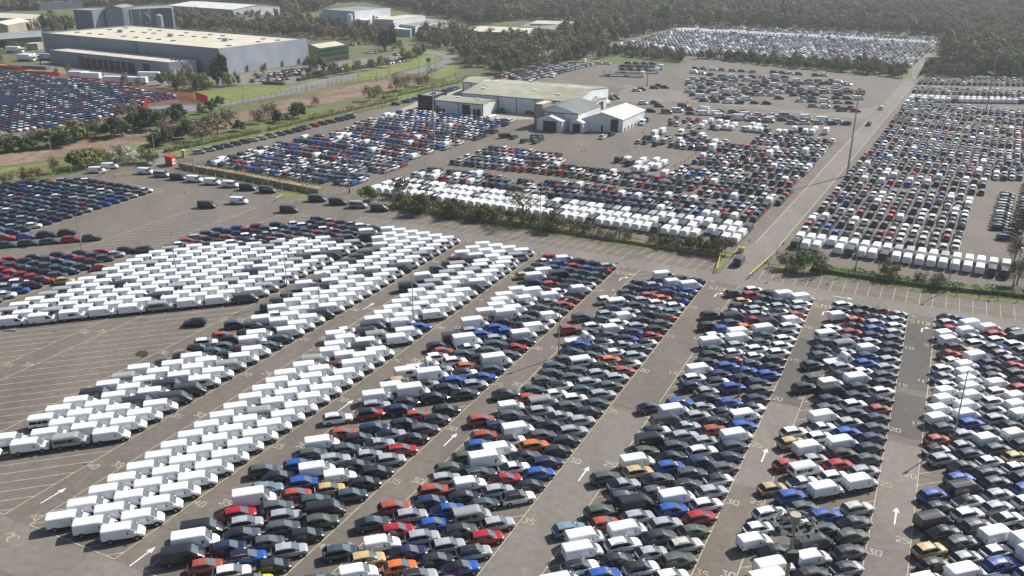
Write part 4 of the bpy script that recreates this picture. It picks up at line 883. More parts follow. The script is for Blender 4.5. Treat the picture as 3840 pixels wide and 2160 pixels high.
# staff cars by the office, service yard
sprinkle(CR(1100, 240, 2.141), [(822, 330, 'k', 95), (905, 312, 't', 80), (932, 303, 'u', 80), (958, 298, 'l', 80), (982, 290, 'd', 80), (1225, 228, 'u', 80), (1250, 220, 'u', 80), (1270, 214, 'g', 80), (1290, 207, 'l', 80), (1310, 200, 'g', 80), (1150, 375, 'd', 70), (1188, 380, 'r', 70), (1220, 385, 'k', 70), (1258, 386, 'y', 70), (468, 425, 's', 80), (1334, 195, 'd', 80)], 80)
c8_ = CR(1700, 220, 2.912)
sprinkle(c8_, [(515, 595, 'k', 95), (570, 575, 'd', 95), (615, 600, 'w', 95), (830, 605, 'r', 95), (690, 580, 'd', 80)], 90)
sprinkle(c8_, [(350, 690, 'H', 40), (425, 680, 'H', 40), (380, 760, 'V', 40), (475, 745, 'V', 40), (530, 750, 'X', 40), (595, 735, 'w', 40), (635, 715, 'X', 40), (540, 700, 'n', 40), (575, 705, 'd', 40), (310, 710, 'K', 40), (415, 770, 'k', 40)], 40)
sprinkle(t10, [(1238, 1040, 'D', 60), (1300, 1048, 'e', 60)], 60)
# three files by the carrier yard
rr = random.Random(61)
for (x0, y0, x1, y1, n) in ((1190, 590, 1640, 480, 26), (1290, 600, 1760, 485, 28), (1400, 612, 1890, 490, 30)):
    for i in range(n):
        t = i/n; p = t10(x0+(x1-x0)*t, y0+(y1-y0)*t); put(rr.choice('wwggdkkrmwn'), p[0], p[1], math.radians(100), None, None, rr, far=True)
sprinkle(t10, [(1595, 582, 'V', 190), (1835, 472, 'V', 190), (1945, 485, 'w', 100), (1975, 483, 'n', 100), (2005, 486, 'w', 100), (2030, 486, 'w', 100)], 100)
# great far lot and the compound at left
def inside(p, poly):
    x, y = p; c = False; n = len(poly)
    for i in range(n):
        x0, y0 = poly[i]; x1, y1 = poly[i-1]
        if (y0 > y) != (y1 > y) and x < (x1-x0)*(y-y0)/(y1-y0)+x0: c = not c
    return c
def lot(poly, az, origin, pitch, col, per, aisle, mix, seed, colgroup=0, face=0, vanrows=()):
    rr = random.Random(seed); a = math.radians(az); D = (math.sin(a), math.cos(a)); Q = (math.cos(a), -math.sin(a))
    xs = [p[0] for p in poly]; ys = [p[1] for p in poly]
    uu = [(x-origin[0])*D[0]+(y-origin[1])*D[1] for x, y in poly]; vv = [(x-origin[0])*Q[0]+(y-origin[1])*Q[1] for x, y in poly]
    u = min(uu); r = 0
    while u < max(uu):
        v = min(vv)
        while v < max(vv):
            x = origin[0]+u*D[0]+v*Q[0]; y = origin[1]+u*D[1]+v*Q[1]
            if inside((x, y), poly) and rr.random() > .02:
                ch = rr.choice(mix)
                if r in vanrows: ch = 'V' if rr.random() < .85 else 'D'
                put(ch, x, y, a+math.radians(face), None, None, rr, far=True)
            v += col
        r += 1; u += pitch if r % per else pitch+aisle
fp = [t20(20, 425), t20(150, 432), t20(500, 468), t20(1000, 500), t20(1400, 512), t20(1720, 510), t20(1830, 420), t20(1960, 360), t20(2075, 305), t20(1850, 290), t20(1500, 265), t20(1100, 245), t20(700, 225), t20(330, 208), t20(60, 212), t10(2400, 262), t10(2100, 335), t10(2060, 350), t10(2100, 380), t10(2400, 400)]
lot(fp, 29.5, t20(1720, 510), 5.6, 2.75, 4, 3.0, 'wwwwwggddknntwwgV', 70, vanrows=(0, 1, 24, 25, 26))
gpoly = [t00(-60, 545), t00(0, 545), t00(120, 553), t00(560, 613), t00(1130, 700), t00(1340, 735), t00(1300, 760), t00(1100, 790), t00(940, 868), t00(600, 935), t00(0, 1028), t00(-60, 1040)]
p_, q_ = Vector(t00(0, 1028)), Vector(t00(940, 868)); ga = math.degrees(math.atan2(*(q_-p_)))
lot(gpoly, ga, t00(0, 1028), 2.75, 4.9, 400, 0, 'nnnddwwgkktrruwntw', 71, face=62)
# cars carried by the two loaded transporters and their trailer
TR = []
for q, (x, y, az) in enumerate(((2060, 545, 100), (2100, 520, 100))):
    p = t10(x, y); a = math.radians(az); TR.append((p, a))
    for k_ in range(8):
        dd = 4.5+(k_ % 4)*4.6; zz = 1.0 if k_ < 4 else 2.85
        v_ = dict(kind='hatch', c='k', ch='k', col=CC[R.choice('kndgm')], roof=None, x=p[0]+math.sin(a)*dd, y=p[1]+math.cos(a)*dd, az=a, where=None, group=None, far=True, z=zz); VEH.append(v_)
# office car parks
rows_across(CR(600, 0, 2.141), [(690, 665, 1000, 640), (740, 630, 1130, 605), (720, 610, 1100, 590), (850, 600, 1160, 565), (1340, 580, 1456, 560)], 'wwggdkknrt', 90, 62, gap=-2.0)
rows_across(CR(1160, 0, 2.141), [(0, 600, 320, 565), (160, 570, 300, 550), (330, 560, 720, 500), (380, 545, 640, 505), (430, 430, 520, 428), (660, 450, 740, 440), (310, 370, 390, 360)], 'wwggdkknrtd', 90, 63, gap=-2.0)

# ---- choose individuals: the 300 largest of each kind are objects, the rest one mesh per kind
def view(v):
    p = pxof(v['x'], v['y']); return -60 < p[0] < 3900 and -20 < p[1] < 2260
FAM = {'van': 'van', 'crew': 'van', 'bus': 'van', 'highvan': 'van', 'smallvan': 'van', 'darkvan': 'van', 'flatbed': 'van', 'hatch': 'hatch', 'suv': 'suv', 'coupe': 'suv', 'jeep': 'suv', 'estate': 'estate'}
for v in VEH: v['d'] = math.hypot(v['x'], v['y'])
# drop overlaps between neighbouring placements
cell = {}; keep = []
for v in VEH:
    key = (int(v['x']//6), int(v['y']//6)); bad = False
    if v['z'] > .5: keep.append(v); continue
    L0 = SPEC[v['kind']]['L']
    for ax in (-1, 0, 1):
        for ay in (-1, 0, 1):
            for o_ in cell.get((key[0]+ax, key[1]+ay), ()):
                dx, dy = v['x']-o_['x'], v['y']-o_['y']
                fx = abs(dx*math.sin(o_['az'])+dy*math.cos(o_['az'])); lx = abs(dx*math.cos(o_['az'])-dy*math.sin(o_['az']))
                if fx < (L0+SPEC[o_['kind']]['L'])/2-.15 and lx < 1.75: bad = True
    if not bad: keep.append(v); cell.setdefault(key, []).append(v)
VEH = keep
vis = [v for v in VEH if view(v)]; 
sel = []
LIM = {'van': 300, 'hatch': 200, 'suv': 300, 'estate': 100}
for fam in ('van', 'hatch', 'suv', 'estate'):
    q = sorted([v for v in vis if FAM[v['kind']] == fam and v['where'] and not v['far']], key=lambda v: v['d'])[:LIM[fam]]; sel += q
ids = set(id(v) for v in sel); rest = [v for v in VEH if id(v) not in ids and (view(v) or v['d'] < 200)]
FAR_SKIP = {'sill_moulding', 'rear_bumper', 'door_seam', 'wheel_arch', 'grille', 'door_handle', 'aerial', 'tail_light', 'roof_rib', 'door_track', 'roof_rail', 'headlight'}
NOPART = {'door_handle', 'aerial', 'door_seam'}
joined_cache = {}
def place(v, near):
    kd = v['kind']; sp_ = SPEC[kd]; rz = math.pi/2-v['az']
    cx, cy = v['x']-math.sin(v['az'])*sp_['L']/2, v['y']-math.cos(v['az'])*sp_['L']/2
    nm = {'van': 'panel_van', 'darkvan': 'panel_van', 'crew': 'crew_van', 'bus': 'minibus', 'highvan': 'high_roof_van', 'smallvan': 'small_van', 'flatbed': 'flatbed_truck', 'hatch': 'parked_hatchback', 'suv': 'parked_crossover', 'coupe': 'parked_crossover', 'jeep': 'parked_offroader', 'estate': 'parked_estate_car'}[kd]
    cn = CN[v['c']] if v['ch'] != 'D' else 'dark'
    label = '%s %s, %s' % (cn, VN[kd].replace('crew van with side windows', 'window van'), v['where'])
    e = obj(nm, None, None, (cx, cy, v['z']), rz, label=label, cat=VCAT.get(kd, 'car'), group=v['group'])
    for pn, me, lc in sp_['parts']:
        if not near and pn in FAR_SKIP: continue
        o = bpy.data.objects.new(pn, me); COL.objects.link(o); o.parent = e; o.location = lc
        o.color = (*(v['roof'] if (pn == 'roof' and v['roof']) else v['col']), 1)
    return e
sel.sort(key=lambda v: v['d'])
for i, v in enumerate(sel): place(v, v['d'] < 165)
def stuff_mesh(name, vs, label, cat):
    V_l, I_l, C_l, T_l, MI, COLS = [], [], [], [], [], []
    off = 0; cache = {}
    for kd in set(v['kind'] for v in vs):
        fb = SPEC[kd]['far']; cache[kd] = (np.array(fb.v, dtype=np.float32), [np.array(f) for f in fb.f], np.array(fb.m))
    for v in vs:
        P_, Fs, mi = cache[v['kind']]; rz = math.pi/2-v['az']; c, s = math.cos(rz), math.sin(rz); Lh = SPEC[v['kind']]['L']/2
        x = P_[:, 0]-Lh; y = P_[:, 1]
        V_l.append(np.stack([x*c-y*s+v['x'], x*s+y*c+v['y'], P_[:, 2]+v['z']], 1))
        key = v['kind']
        if (key, 'l') not in cache: cache[(key, 'l')] = (np.concatenate(Fs), np.array([len(f) for f in Fs]))
        li, ln = cache[(key, 'l')]
        I_l.append(li+off); T_l.append(ln); off += len(P_)
        MI.append(np.where(mi == 3, 0, mi))
        roof = v['roof'] or v['col']
        fc = np.array([roof if m == 3 else v['col'] for m in mi], dtype=np.float32); COLS.append(np.concatenate([fc, np.ones((len(fc), 1), np.float32)], 1))
    co = np.concatenate(V_l); li = np.concatenate(I_l).astype(np.int32); ln = np.concatenate(T_l).astype(np.int32)
    me = bpy.data.meshes.new(name); me.vertices.add(len(co)); me.vertices.foreach_set('co', co.ravel()); me.loops.add(len(li)); me.loops.foreach_set('vertex_index', li)
    me.polygons.add(len(ln)); me.polygons.foreach_set('loop_start', np.concatenate([[0], np.cumsum(ln)[:-1]]).astype(np.int32))
    for m in ('paint_s', 'black', 'glass'): me.materials.append(M[m])
    me.polygons.foreach_set('material_index', np.concatenate(MI).astype(np.int32)); me.update(calc_edges=True)
    at = me.attributes.new('col', 'FLOAT_COLOR', 'FACE'); at.data.foreach_set('color', np.concatenate(COLS).astype(np.float32).ravel())
    return obj(name, me, label=label, cat=cat, kind='stuff')
stuff_mesh('parked_vans', [v for v in rest if FAM[v['kind']] == 'van'], 'hundreds more white and dark vans standing in the far rows', 'vans')
stuff_mesh('parked_cars', [v for v in rest if FAM[v['kind']] != 'van'], 'thousands more cars of all colours filling the far parking fields', 'cars')
print('VEHICLES', len(VEH), 'individual', len(sel), 'stuff', len(rest), 'nearvisible', sum(v['d'] < 165 for v in sel))
# ---------------------------------------------------------------- buildings
def bld(name, label, c, h, rh=None, ridge='u', wm='w_white', rm='r_white', walls=None, parapet=0.0, over=.25, cat='warehouse', trim=None, loc_far=None):
    NL, NR, FR = [Vector(p) for p in c[:3]]; FL = Vector(c[3]) if len(c) > 3 else NL+(FR-NR)
    o = (NL+NR+FR+FL)/4; e = obj(name, None, None, (o.x, o.y, 0), label=label, cat=cat)
    C4 = [p-o for p in (NL, NR, FR, FL)]; walls = walls or (wm,)*4
    rh_ = rh if rh else h
    for i in range(4):
        a, b_ = C4[i], C4[(i+1) % 4]; d = (b_-a).normalized(); inn = Vector((-d.y, d.x)); 
        if inn.dot(-a) < 0: inn = -inn
        ai, bi = a+inn*.3+(d*.3 if i % 2 == 0 else d*.31), b_+inn*.3-(d*.3 if i % 2 == 0 else d*.31)
        if i % 2: a2, b2 = a+d*.302, b_-d*.302
        else: a2, b2 = a, b_
        if i % 2: ai, bi = a2+inn*.3, b2+inn*.3
        else: ai, bi = a+inn*.3, b_+inn*.3
        m = MB(); gab = rh and ((ridge == 'u' and i % 2 == 1) or (ridge == 'v' and i % 2 == 0))
        if gab:
            mo, mi_ = (a2+b2)/2, (ai+bi)/2
            vs = [(*a2, 0), (*b2, 0), (*b2, h), (*mo, rh-.02), (*a2, h), (*ai, 0), (*bi, 0), (*bi, h), (*mi_, rh-.02), (*ai, h)]
            m.add(vs, [(0, 1, 2, 3, 4), (9, 8, 7, 6, 5), (0, 5, 6, 1), (1, 6, 7, 2), (2, 7, 8, 3), (3, 8, 9, 4), (4, 9, 5, 0)])
        else:
            m.prism([a2, b2, bi, ai], 0, h)
        merge_o = m.mesh('wall', [walls[i]]); merge(merge_o); obj('wall', merge_o, e)
    if rh:
        if ridge == 'u': ends = [(C4[0], C4[1], C4[2], C4[3])]; A0, A1, B0, B1 = C4[0], C4[1], C4[3], C4[2]
        else: A0, A1, B0, B1 = C4[1], C4[2], C4[0], C4[3]
        m0, m1 = (A0+B0)/2, (A1+B1)/2; al = (A1-A0).normalized()*over
        for (p, q, s_) in ((A0, A1, 1), (B0, B1, 1)):
            out = ((p-m0).normalized())*over
            sl_ = (rh-h)/max((p-m0).length, .1)
            v = [(*(p-al+out), h+.05-sl_*over), (*(q+al+out), h+.05-sl_*over), (*(m1+al), rh+.05), (*(m0-al), rh+.05)]
            mm = MB(); vs = v+[(x, y, z+.14) for x, y, z in v]
            mm.add(vs, [(0, 1, 2, 3), (7, 6, 5, 4), (0, 4, 5, 1), (1, 5, 6, 2), (2, 6, 7, 3), (3, 7, 4, 0)]); me = merge(mm.mesh('roof', [rm])); obj('roof', me, e)
    else:
        k = .32; pts = [C4[0], C4[1], C4[2], C4[3]]; ce = Vector((0, 0))
        pts2 = [p+(ce-p).normalized()*.45 if parapet else p+(p-ce).normalized()*.2 for p in pts]
        mm = MB(); zt = h-parapet if parapet else h+.02; mm.prism(pts2, zt, zt+.16, bottom=True); obj('roof', merge(mm.mesh('roof', [rm])), e)
    e['_'] = 0; del e['_']
    if trim:   # dark eaves trim and downpipes on the front wall
        a, b_ = C4[0], C4[1]; d = (b_-a).normalized(); out = Vector((d.y, -d.x)); out = out if out.dot(a) > 0 else -out
        mm = MB(); mm.prism([a+out*.02, b_+out*.02, b_+out*.1, a+out*.1], h-.25, h+.04, bottom=True); obj('gutter', merge(mm.mesh('gutter', ['trim'])), e)
        L = (b_-a).length
        for t in range(trim+1):
            p = a+d*(L-.3)*(t/trim)+d*.15; mm = MB(); mm.prism([p+out*.02-d*.12, p+out*.02+d*.12, p+out*.16+d*.12, p+out*.16-d*.12], 0, h-.25); obj('downpipe', merge(mm.mesh('downpipe', ['trim'])), e)
    return e, C4, h
def opening(B, i, t0, t1, z0, z1, m='dark_door', name='door', dep=.05):
    e, C4, h = B; a, b_ = C4[i], C4[(i+1) % 4]; d = b_-a; out = Vector((d.y, -d.x)).normalized(); 
    if out.dot(a+d*.5) < 0: out = -out
    p, q = a+d*t0, a+d*t1; mm = MB(); mm.prism([p+out*.004, q+out*.004, q+out*dep, p+out*dep], z0, z1, bottom=True)
    o = obj(name, merge(mm.mesh(name, [m])), e)
    if name == 'door' and (q-p).length > 1.5:
        u = d.normalized()
        for (x, y, za, zb) in ((p-u*.18, p-u*.002, z0, z1+.15), (q+u*.002, q+u*.18, z0, z1+.15), (p, q, z1+.002, z1+.15)):
            m2 = MB(); m2.prism([x+out*.004, y+out*.004, y+out*(dep+.05), x+out*(dep+.05)], za, zb, bottom=True); obj('door_frame', merge(m2.mesh('door_frame', ['trim'])), o)
    return o
def roof_box(B, u, v, sx, sy, hz, z, name='roof_vent', m='galv'):
    e, C4, h = B; p = C4[0]+(C4[1]-C4[0])*u+(C4[3]-C4[0])*v; mm = MB(); mm.box(p.x-sx/2, p.x+sx/2, p.y-sy/2, p.y+sy/2, z-.3, z+hz)
    obj(name, merge(mm.mesh(name, [m])), e)

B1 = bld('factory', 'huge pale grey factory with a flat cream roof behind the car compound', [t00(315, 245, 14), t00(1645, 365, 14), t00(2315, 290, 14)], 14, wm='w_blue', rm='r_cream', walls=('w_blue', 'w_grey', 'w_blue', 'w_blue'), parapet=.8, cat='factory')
rr = random.Random(3)
for u in range(1, 14):
    for v in (.25, .6, .8):
        if rr.random() < .8: roof_box(B1, u/14+rr.uniform(-.01, .01), v, 2.6, 1.5, .35, 13.4, 'smoke_vent', 'trim')
for k in range(3): roof_box(B1, .2+.3*k, .5, 3, 2.5, 1.6, 13.4, 'plant_box', 'galv')
mm = MB(); a, b_ = B1[1][0]*.97+B1[1][3]*.03, B1[1][1]
for i in range(1, 5): opening(B1, 1, .08+.2*i, .088+.2*i, 0, 3.4, 'trim', 'buttress', .5)
opening(B1, 0, .56, .575, 3, 13.8, 'w_slate', 'panel_joint', .04)
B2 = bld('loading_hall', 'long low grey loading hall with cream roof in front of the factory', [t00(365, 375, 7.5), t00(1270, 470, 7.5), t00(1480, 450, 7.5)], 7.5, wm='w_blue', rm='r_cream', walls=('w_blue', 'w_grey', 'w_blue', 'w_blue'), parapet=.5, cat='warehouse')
opening(B2, 0, .28, .73, 0, 5.2, 'dark_door', 'loading_bay', .06); opening(B2, 0, .26, .295, 0, 5.6, 'shutter', 'door', .12); opening(B2, 0, .80, .85, 0, 5.2)
for k in range(8): opening(B2, 0, .32+.05*k, .324+.05*k, 0, 5.3, 'w_grey', 'bay_column', .3)
for k in range(5): opening(B2, 1, .15+.15*k, .22+.15*k, 0, 3.6, 'white', 'door', .1)
for k in range(3): roof_box(B2, .9+.03*k, .6, 1.4, 1.2, .8, 7.1, 'roof_vent', 'trim')
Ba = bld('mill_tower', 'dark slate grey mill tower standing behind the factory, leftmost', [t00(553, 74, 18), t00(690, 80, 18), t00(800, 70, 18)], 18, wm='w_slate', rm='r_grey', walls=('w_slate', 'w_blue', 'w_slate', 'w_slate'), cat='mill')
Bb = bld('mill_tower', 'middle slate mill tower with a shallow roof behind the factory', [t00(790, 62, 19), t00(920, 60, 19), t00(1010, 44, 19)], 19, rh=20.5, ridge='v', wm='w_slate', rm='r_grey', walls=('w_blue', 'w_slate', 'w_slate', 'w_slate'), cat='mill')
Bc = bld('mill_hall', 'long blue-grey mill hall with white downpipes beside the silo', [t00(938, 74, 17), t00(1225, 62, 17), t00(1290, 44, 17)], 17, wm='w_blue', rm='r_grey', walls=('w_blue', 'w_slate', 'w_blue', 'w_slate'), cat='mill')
for t in (.15, .38, .62): opening(Bc, 0, t, t+.02, 0, 16.8, 'white', 'downpipe', .3)
Bd = bld('mill_tower', 'narrow dark mill tower right of the silo', [t00(1222, 60, 18), t00(1292, 62, 18), t00(1305, 50, 18)], 18, wm='w_slate', rm='r_grey', cat='mill')
def silo(p, r, h, label, m='galv', dome=.25):
    e = obj('silo', None, None, (*p, 0), label=label, cat='silo')
    q = MB(); q.tube((0, 0, 2), (0, 0, h), r, n=20, caps=False); obj('cylinder_wall', q.mesh('shell', [m]), e).name = 'shell'
    q = MB(); q.tube((0, 0, h), (0, 0, h+r*dome*2), r*1.03, .3, n=20); obj('roof', q.mesh('roof', ['galv']), e)
    for k in range(6):
        q = MB(); t = k*math.pi/3; q.tube((r*.9*math.cos(t), r*.9*math.sin(t), 0), (r*.9*math.cos(t), r*.9*math.sin(t), 2.1), .15); obj('leg', q.mesh('leg', ['galv']), e)
    for k in range(4):
        q = MB(); z = 3+(h-4)*k/3; q.tube((0, 0, z), (0, 0, z+.12), r*1.02, n=20, caps=False); obj('hoop', q.mesh('hoop', ['galv']), e)
silo(t00(1197, 112, 14), 2.6, 13.5, 'tall pale metal silo beside the slate mill'); silo(t00(1105, 168, 7), 3.2, 6.5, 'squat rusty silo left of the tall one', 'rusty', .4)
e = obj('conveyor', None, None, (*t00(1080, 120, 12), 0), label='sloping grain conveyor leg beside the silos', cat='conveyor'); q = MB(); q.tube((-6, 0, 6), (2, 0, 14), .5); q.tube((2, 0, 14), (6, 0, 9), .4); obj('chute', q.mesh('chute', ['galv']), e)
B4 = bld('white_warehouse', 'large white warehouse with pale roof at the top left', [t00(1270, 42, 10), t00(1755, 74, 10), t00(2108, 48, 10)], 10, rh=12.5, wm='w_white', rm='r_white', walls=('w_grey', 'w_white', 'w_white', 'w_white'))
for k in range(4): opening(B4, 1, .72+.06*k, .76+.06*k, 0, 2.5)
bld('low_office', 'low slate-roofed office in the trees before the white warehouse', [t00(1740, 155, 5), t00(1940, 165, 5), t00(2040, 140, 5)], 5, rh=8, wm='w_brown', rm='r_slate', cat='office')
c7o = CR(0, 0, 2.275)
bld('green_shed', 'dull green shed with grey roof at the left edge', [c7o(-120, 345, 5.5), c7o(352, 314, 5.5), c7o(350, 262, 5.5)], 5.5, rh=6.4, wm='w_green', rm='r_grey', cat='shed')
bld('cream_shed', 'cream gabled shed in front of the long pale shed, far left', [c7o(-120, 222, 6.5), c7o(60, 215, 6.5), c7o(255, 180, 6.5)], 6.5, rh=9, ridge='v', wm='w_brown', rm='r_cream', walls=('slab',)*4, cat='shed')
bld('long_shed', 'long shed with a pale ribbed roof at the far left', [c7o(-120, 148, 7), c7o(262, 165, 7), c7o(440, 132, 7)], 7, rh=9, wm='slab', rm='r_cream', walls=('slab',)*4, cat='shed')
bld('dark_depot', 'dark low depot roof at the top left corner', [c7o(150, 18, 7), c7o(330, 26, 7), c7o(700, 6, 7)], 7, wm='w_slate', rm='r_slate', cat='depot')
bld('brick_hut', 'small sandy block hut between trees and grey trailers', [c7o(220, 375, 4), c7o(315, 372, 4), c7o(365, 362, 4)], 4, wm='slab', rm='r_cream', walls=('slab',)*4, cat='hut')
cB = CR(1160, 0, 2.141); cC = CR(1800, 0, 2.141); cA = CR(600, 0, 2.141)
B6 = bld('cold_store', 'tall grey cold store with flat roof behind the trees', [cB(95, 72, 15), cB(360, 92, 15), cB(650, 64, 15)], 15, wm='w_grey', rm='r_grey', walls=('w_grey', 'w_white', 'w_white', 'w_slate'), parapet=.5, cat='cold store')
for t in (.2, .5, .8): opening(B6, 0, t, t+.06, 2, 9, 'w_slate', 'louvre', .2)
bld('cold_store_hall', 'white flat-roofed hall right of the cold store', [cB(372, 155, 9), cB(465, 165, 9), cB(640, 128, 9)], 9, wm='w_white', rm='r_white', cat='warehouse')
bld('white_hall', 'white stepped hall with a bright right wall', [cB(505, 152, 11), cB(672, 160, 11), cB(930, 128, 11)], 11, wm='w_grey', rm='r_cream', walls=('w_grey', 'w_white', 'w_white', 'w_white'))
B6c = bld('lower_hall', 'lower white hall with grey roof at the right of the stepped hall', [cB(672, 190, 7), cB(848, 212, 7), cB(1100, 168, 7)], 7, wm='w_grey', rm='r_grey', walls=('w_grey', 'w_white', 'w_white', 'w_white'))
B6d = bld('open_canopy', 'grey canopy building with dark open front', [cB(848, 222, 5.5), cB(1060, 232, 5.5), cB(1165, 213, 5.5)], 5.5, rh=7, ridge='v', wm='w_slate', rm='r_grey', cat='shed')
bld('lean_to', 'pale lean-to with vertical cladding in front of the halls', [cB(635, 228, 5), cB(810, 240, 5), cB(842, 228, 5)], 5, wm='w_grey', rm='r_white', cat='shed')
bld('gate_hut', 'small cream-roofed hut by the cold store', [cB(160, 190, 5), cB(240, 200, 5), cB(295, 178, 5)], 5, wm='w_white', rm='r_cream', cat='hut')
silo(cB(322, 112, 14), 2.2, 13.5, 'slim white silo at the cold store corner', 'white')
B7 = bld('brown_warehouse', 'brown-walled warehouse with striped cream roof in the trees', [cC(-60, 252, 7), cC(392, 270, 7), cC(432, 228, 7)], 7, rh=8, wm='w_brown', rm='r_cream'); opening(B7, 0, .76, .84, 2, 5.5)
bld('grey_warehouse', 'pale grey warehouse with cream roof half hidden in woodland', [cC(405, 190, 8), cC(700, 200, 8), cC(800, 183, 8)], 8, rh=9.5, wm='w_grey', rm='r_cream'); bld('blue_shed', 'blue-grey shed below the woodland warehouse', [cC(322, 212, 6), cC(600, 240, 6), cC(745, 212, 6)], 6, rh=7.5, wm='w_grey', rm='r_grey', cat='shed')
# glazed office
B9 = bld('glass_office', 'dark green glazed office block by the car park', [cA(1190, 352, 9), cB(80, 388, 9), cB(313, 356, 9)], 9, wm='w_green', rm='r_cream', walls=('w_green', 'w_green', 'w_green', 'w_green'), parapet=.6, cat='office block')
M['green_glass'] = mat('green_glass', (0.01, 0.05, 0.035), 0.08, spec=0.9)
for wi, nx in ((1, 14), (0, 6)):
    for j in range(3):
        for i in range(nx): opening(B9, wi, .02+.96*i/nx, .02+.96*(i+.86)/nx, .8+2.7*j, 2.9+2.7*j, 'green_glass', 'window', .06)
# yard buildings ---------------------------------------------------------------
B10 = bld('main_workshop', 'long white workshop with lichen-stained grey roof in the middle of the yard', [t10(910, 702, 6.4), t10(1757, 772, 6.4), t10(2016, 661, 6.4)], 6.4, rh=8.6, wm='w_white', rm='r_lichen', cat='workshop', trim=6)
opening(B10, 1, .55, .64, 0.2, 4.8, 'shutter'); opening(B10, 1, .8, .83, 0, 2.4)
opening(B10, 1, .88, .93, 1, 2.6, 'glass', 'window')
for u, v in ((.08, .62), (.2, .4), (.42, .75), (.55, .3), (.68, .8), (.8, .2), (.3, .9), (.92, .6), (.12, .2)): roof_box(B10, u, v, 1.8, 1.2, .7, 7.4+(1-abs(v-.5)*2)*1.1-.6, 'roof_vent', 'white')
bld('workshop_wing', 'white low wing at the left end of the long workshop', [t10(917, 617, 5.6), t10(1040, 630, 5.6), t10(1128, 592, 5.6)], 5.6, rh=6.6, wm='w_white', rm='r_lichen', trim=2, cat='workshop')
B10b = bld('workshop_annex', 'small grey-roofed annex at the right end of the workshop', [c7_(135, 235, 4), c7_(238, 246, 4), c7_(363, 198, 4)], 4, rh=4.6, wm='w_white', rm='r_grey', cat='workshop'); opening(B10b, 1, .35, .7, 0, 3.2)
Bo = bld('black_office', 'black and glass box office at the left of the yard buildings', [t10(575, 714, 6.6), t10(688, 726, 6.6), t10(797, 690, 6.6)], 6.6, wm='w_black', rm='r_grey', walls=('w_black',)*4, parapet=.5, cat='office')
for i in range(6): opening(Bo, 0, .04+.16*i, .17+.16*i, .2, 3.2, 'glass', 'window', .05)
roof_box(Bo, .6, .5, 2, 2, 1.2, 6.1, 'air_handler', 'galv')
B11 = bld('small_workshop', 'white low workshop beside the black office', [t10(702, 754, 4.8), t10(1070, 790, 4.8), t10(1178, 756, 4.8)], 4.8, rh=5.6, wm='w_white', rm='r_lichen', cat='workshop', trim=2)
opening(B11, 0, .58, .73, 0, 3.9); opening(B11, 0, .80, .85, 0, 2.6); opening(B11, 0, .87, .94, 0, 2.6); opening(B11, 0, .04, .1, 1, 2.6, 'glass', 'window')
roof_box(B11, .35, .5, 1.8, 1.2, .7, 5.4, 'roof_vent', 'white'); roof_box(B11, .75, .5, 1.8, 1.2, .7, 5.4, 'roof_vent', 'white')
B12 = bld('paint_shop', 'white building with dark grey-green gabled roof', [c8_(887, 568, 6.2), c8_(1362, 608, 6.2), c7_(300, 281, 6.2)], 6.2, rh=8.8, ridge='v', wm='w_white', rm='r_slate', cat='workshop', trim=3)
bld('plant_tower', 'cream box tower rising beside the grey-green roof', [c8_(897, 495, 9), c8_(976, 502, 9), c8_(1072, 468, 9)], 9, wm='slab', rm='r_cream', walls=('slab',)*4, cat='plant room')
B13 = bld('gabled_shed', 'white gabled shed with a wide dark doorway, left of three', [c8_(913, 667, 3.9), c8_(1186, 692, 3.9), c8_(1360, 618, 3.9)], 3.9, rh=5.6, ridge='v', wm='w_white', rm='r_white', cat='shed'); opening(B13, 0, .27, .77, 0, 3.7)
B14 = bld('gabled_shed', 'smallest white gabled shed, between the two larger sheds', [c8_(1277, 694, 3.6), c8_(1414, 709, 3.6), c7_(215, 431, 3.6)], 3.6, rh=4.6, ridge='v', wm='w_white', rm='r_white', cat='shed'); opening(B14, 0, .22, .78, 0, 3.1)
B15 = bld('gabled_shed', 'largest white gabled shed with a tall doorway, right of three', [c7_(90, 425, 4.6), c7_(540, 437, 4.6), c7_(783, 331, 4.6)], 4.6, rh=7.2, ridge='v', wm='w_white', rm='r_white', cat='shed'); opening(B15, 0, .72, .88, 0, 4.6); opening(B15, 0, .48, .53, 0, 2.3)
for k in range(6): opening(B15, 1, .1+.15*k, .13+.15*k, .4, 1.4, 'galv', 'wall_vent', .3)
# houses at the skyline, far right
for k in range(22):
    rr = random.Random(400+k); x = 2010+k*30+rr.uniform(-8, 8); y = rr.choice((4, 18, 34))+rr.uniform(-3, 3)
    p = Vector(t20(x, y)); a = rr.uniform(-.3, .3); u = Vector((math.cos(a), math.sin(a))); v = Vector((-u.y, u.x))
    bld('far_house', 'pale house with dark roof on the far skyline, %s from the left' % ORD[k], [p, p+u*9, p+u*9+v*8], 5.2, rh=8, wm='slab', rm='r_slate', walls=('slab',)*4, cat='house')
    
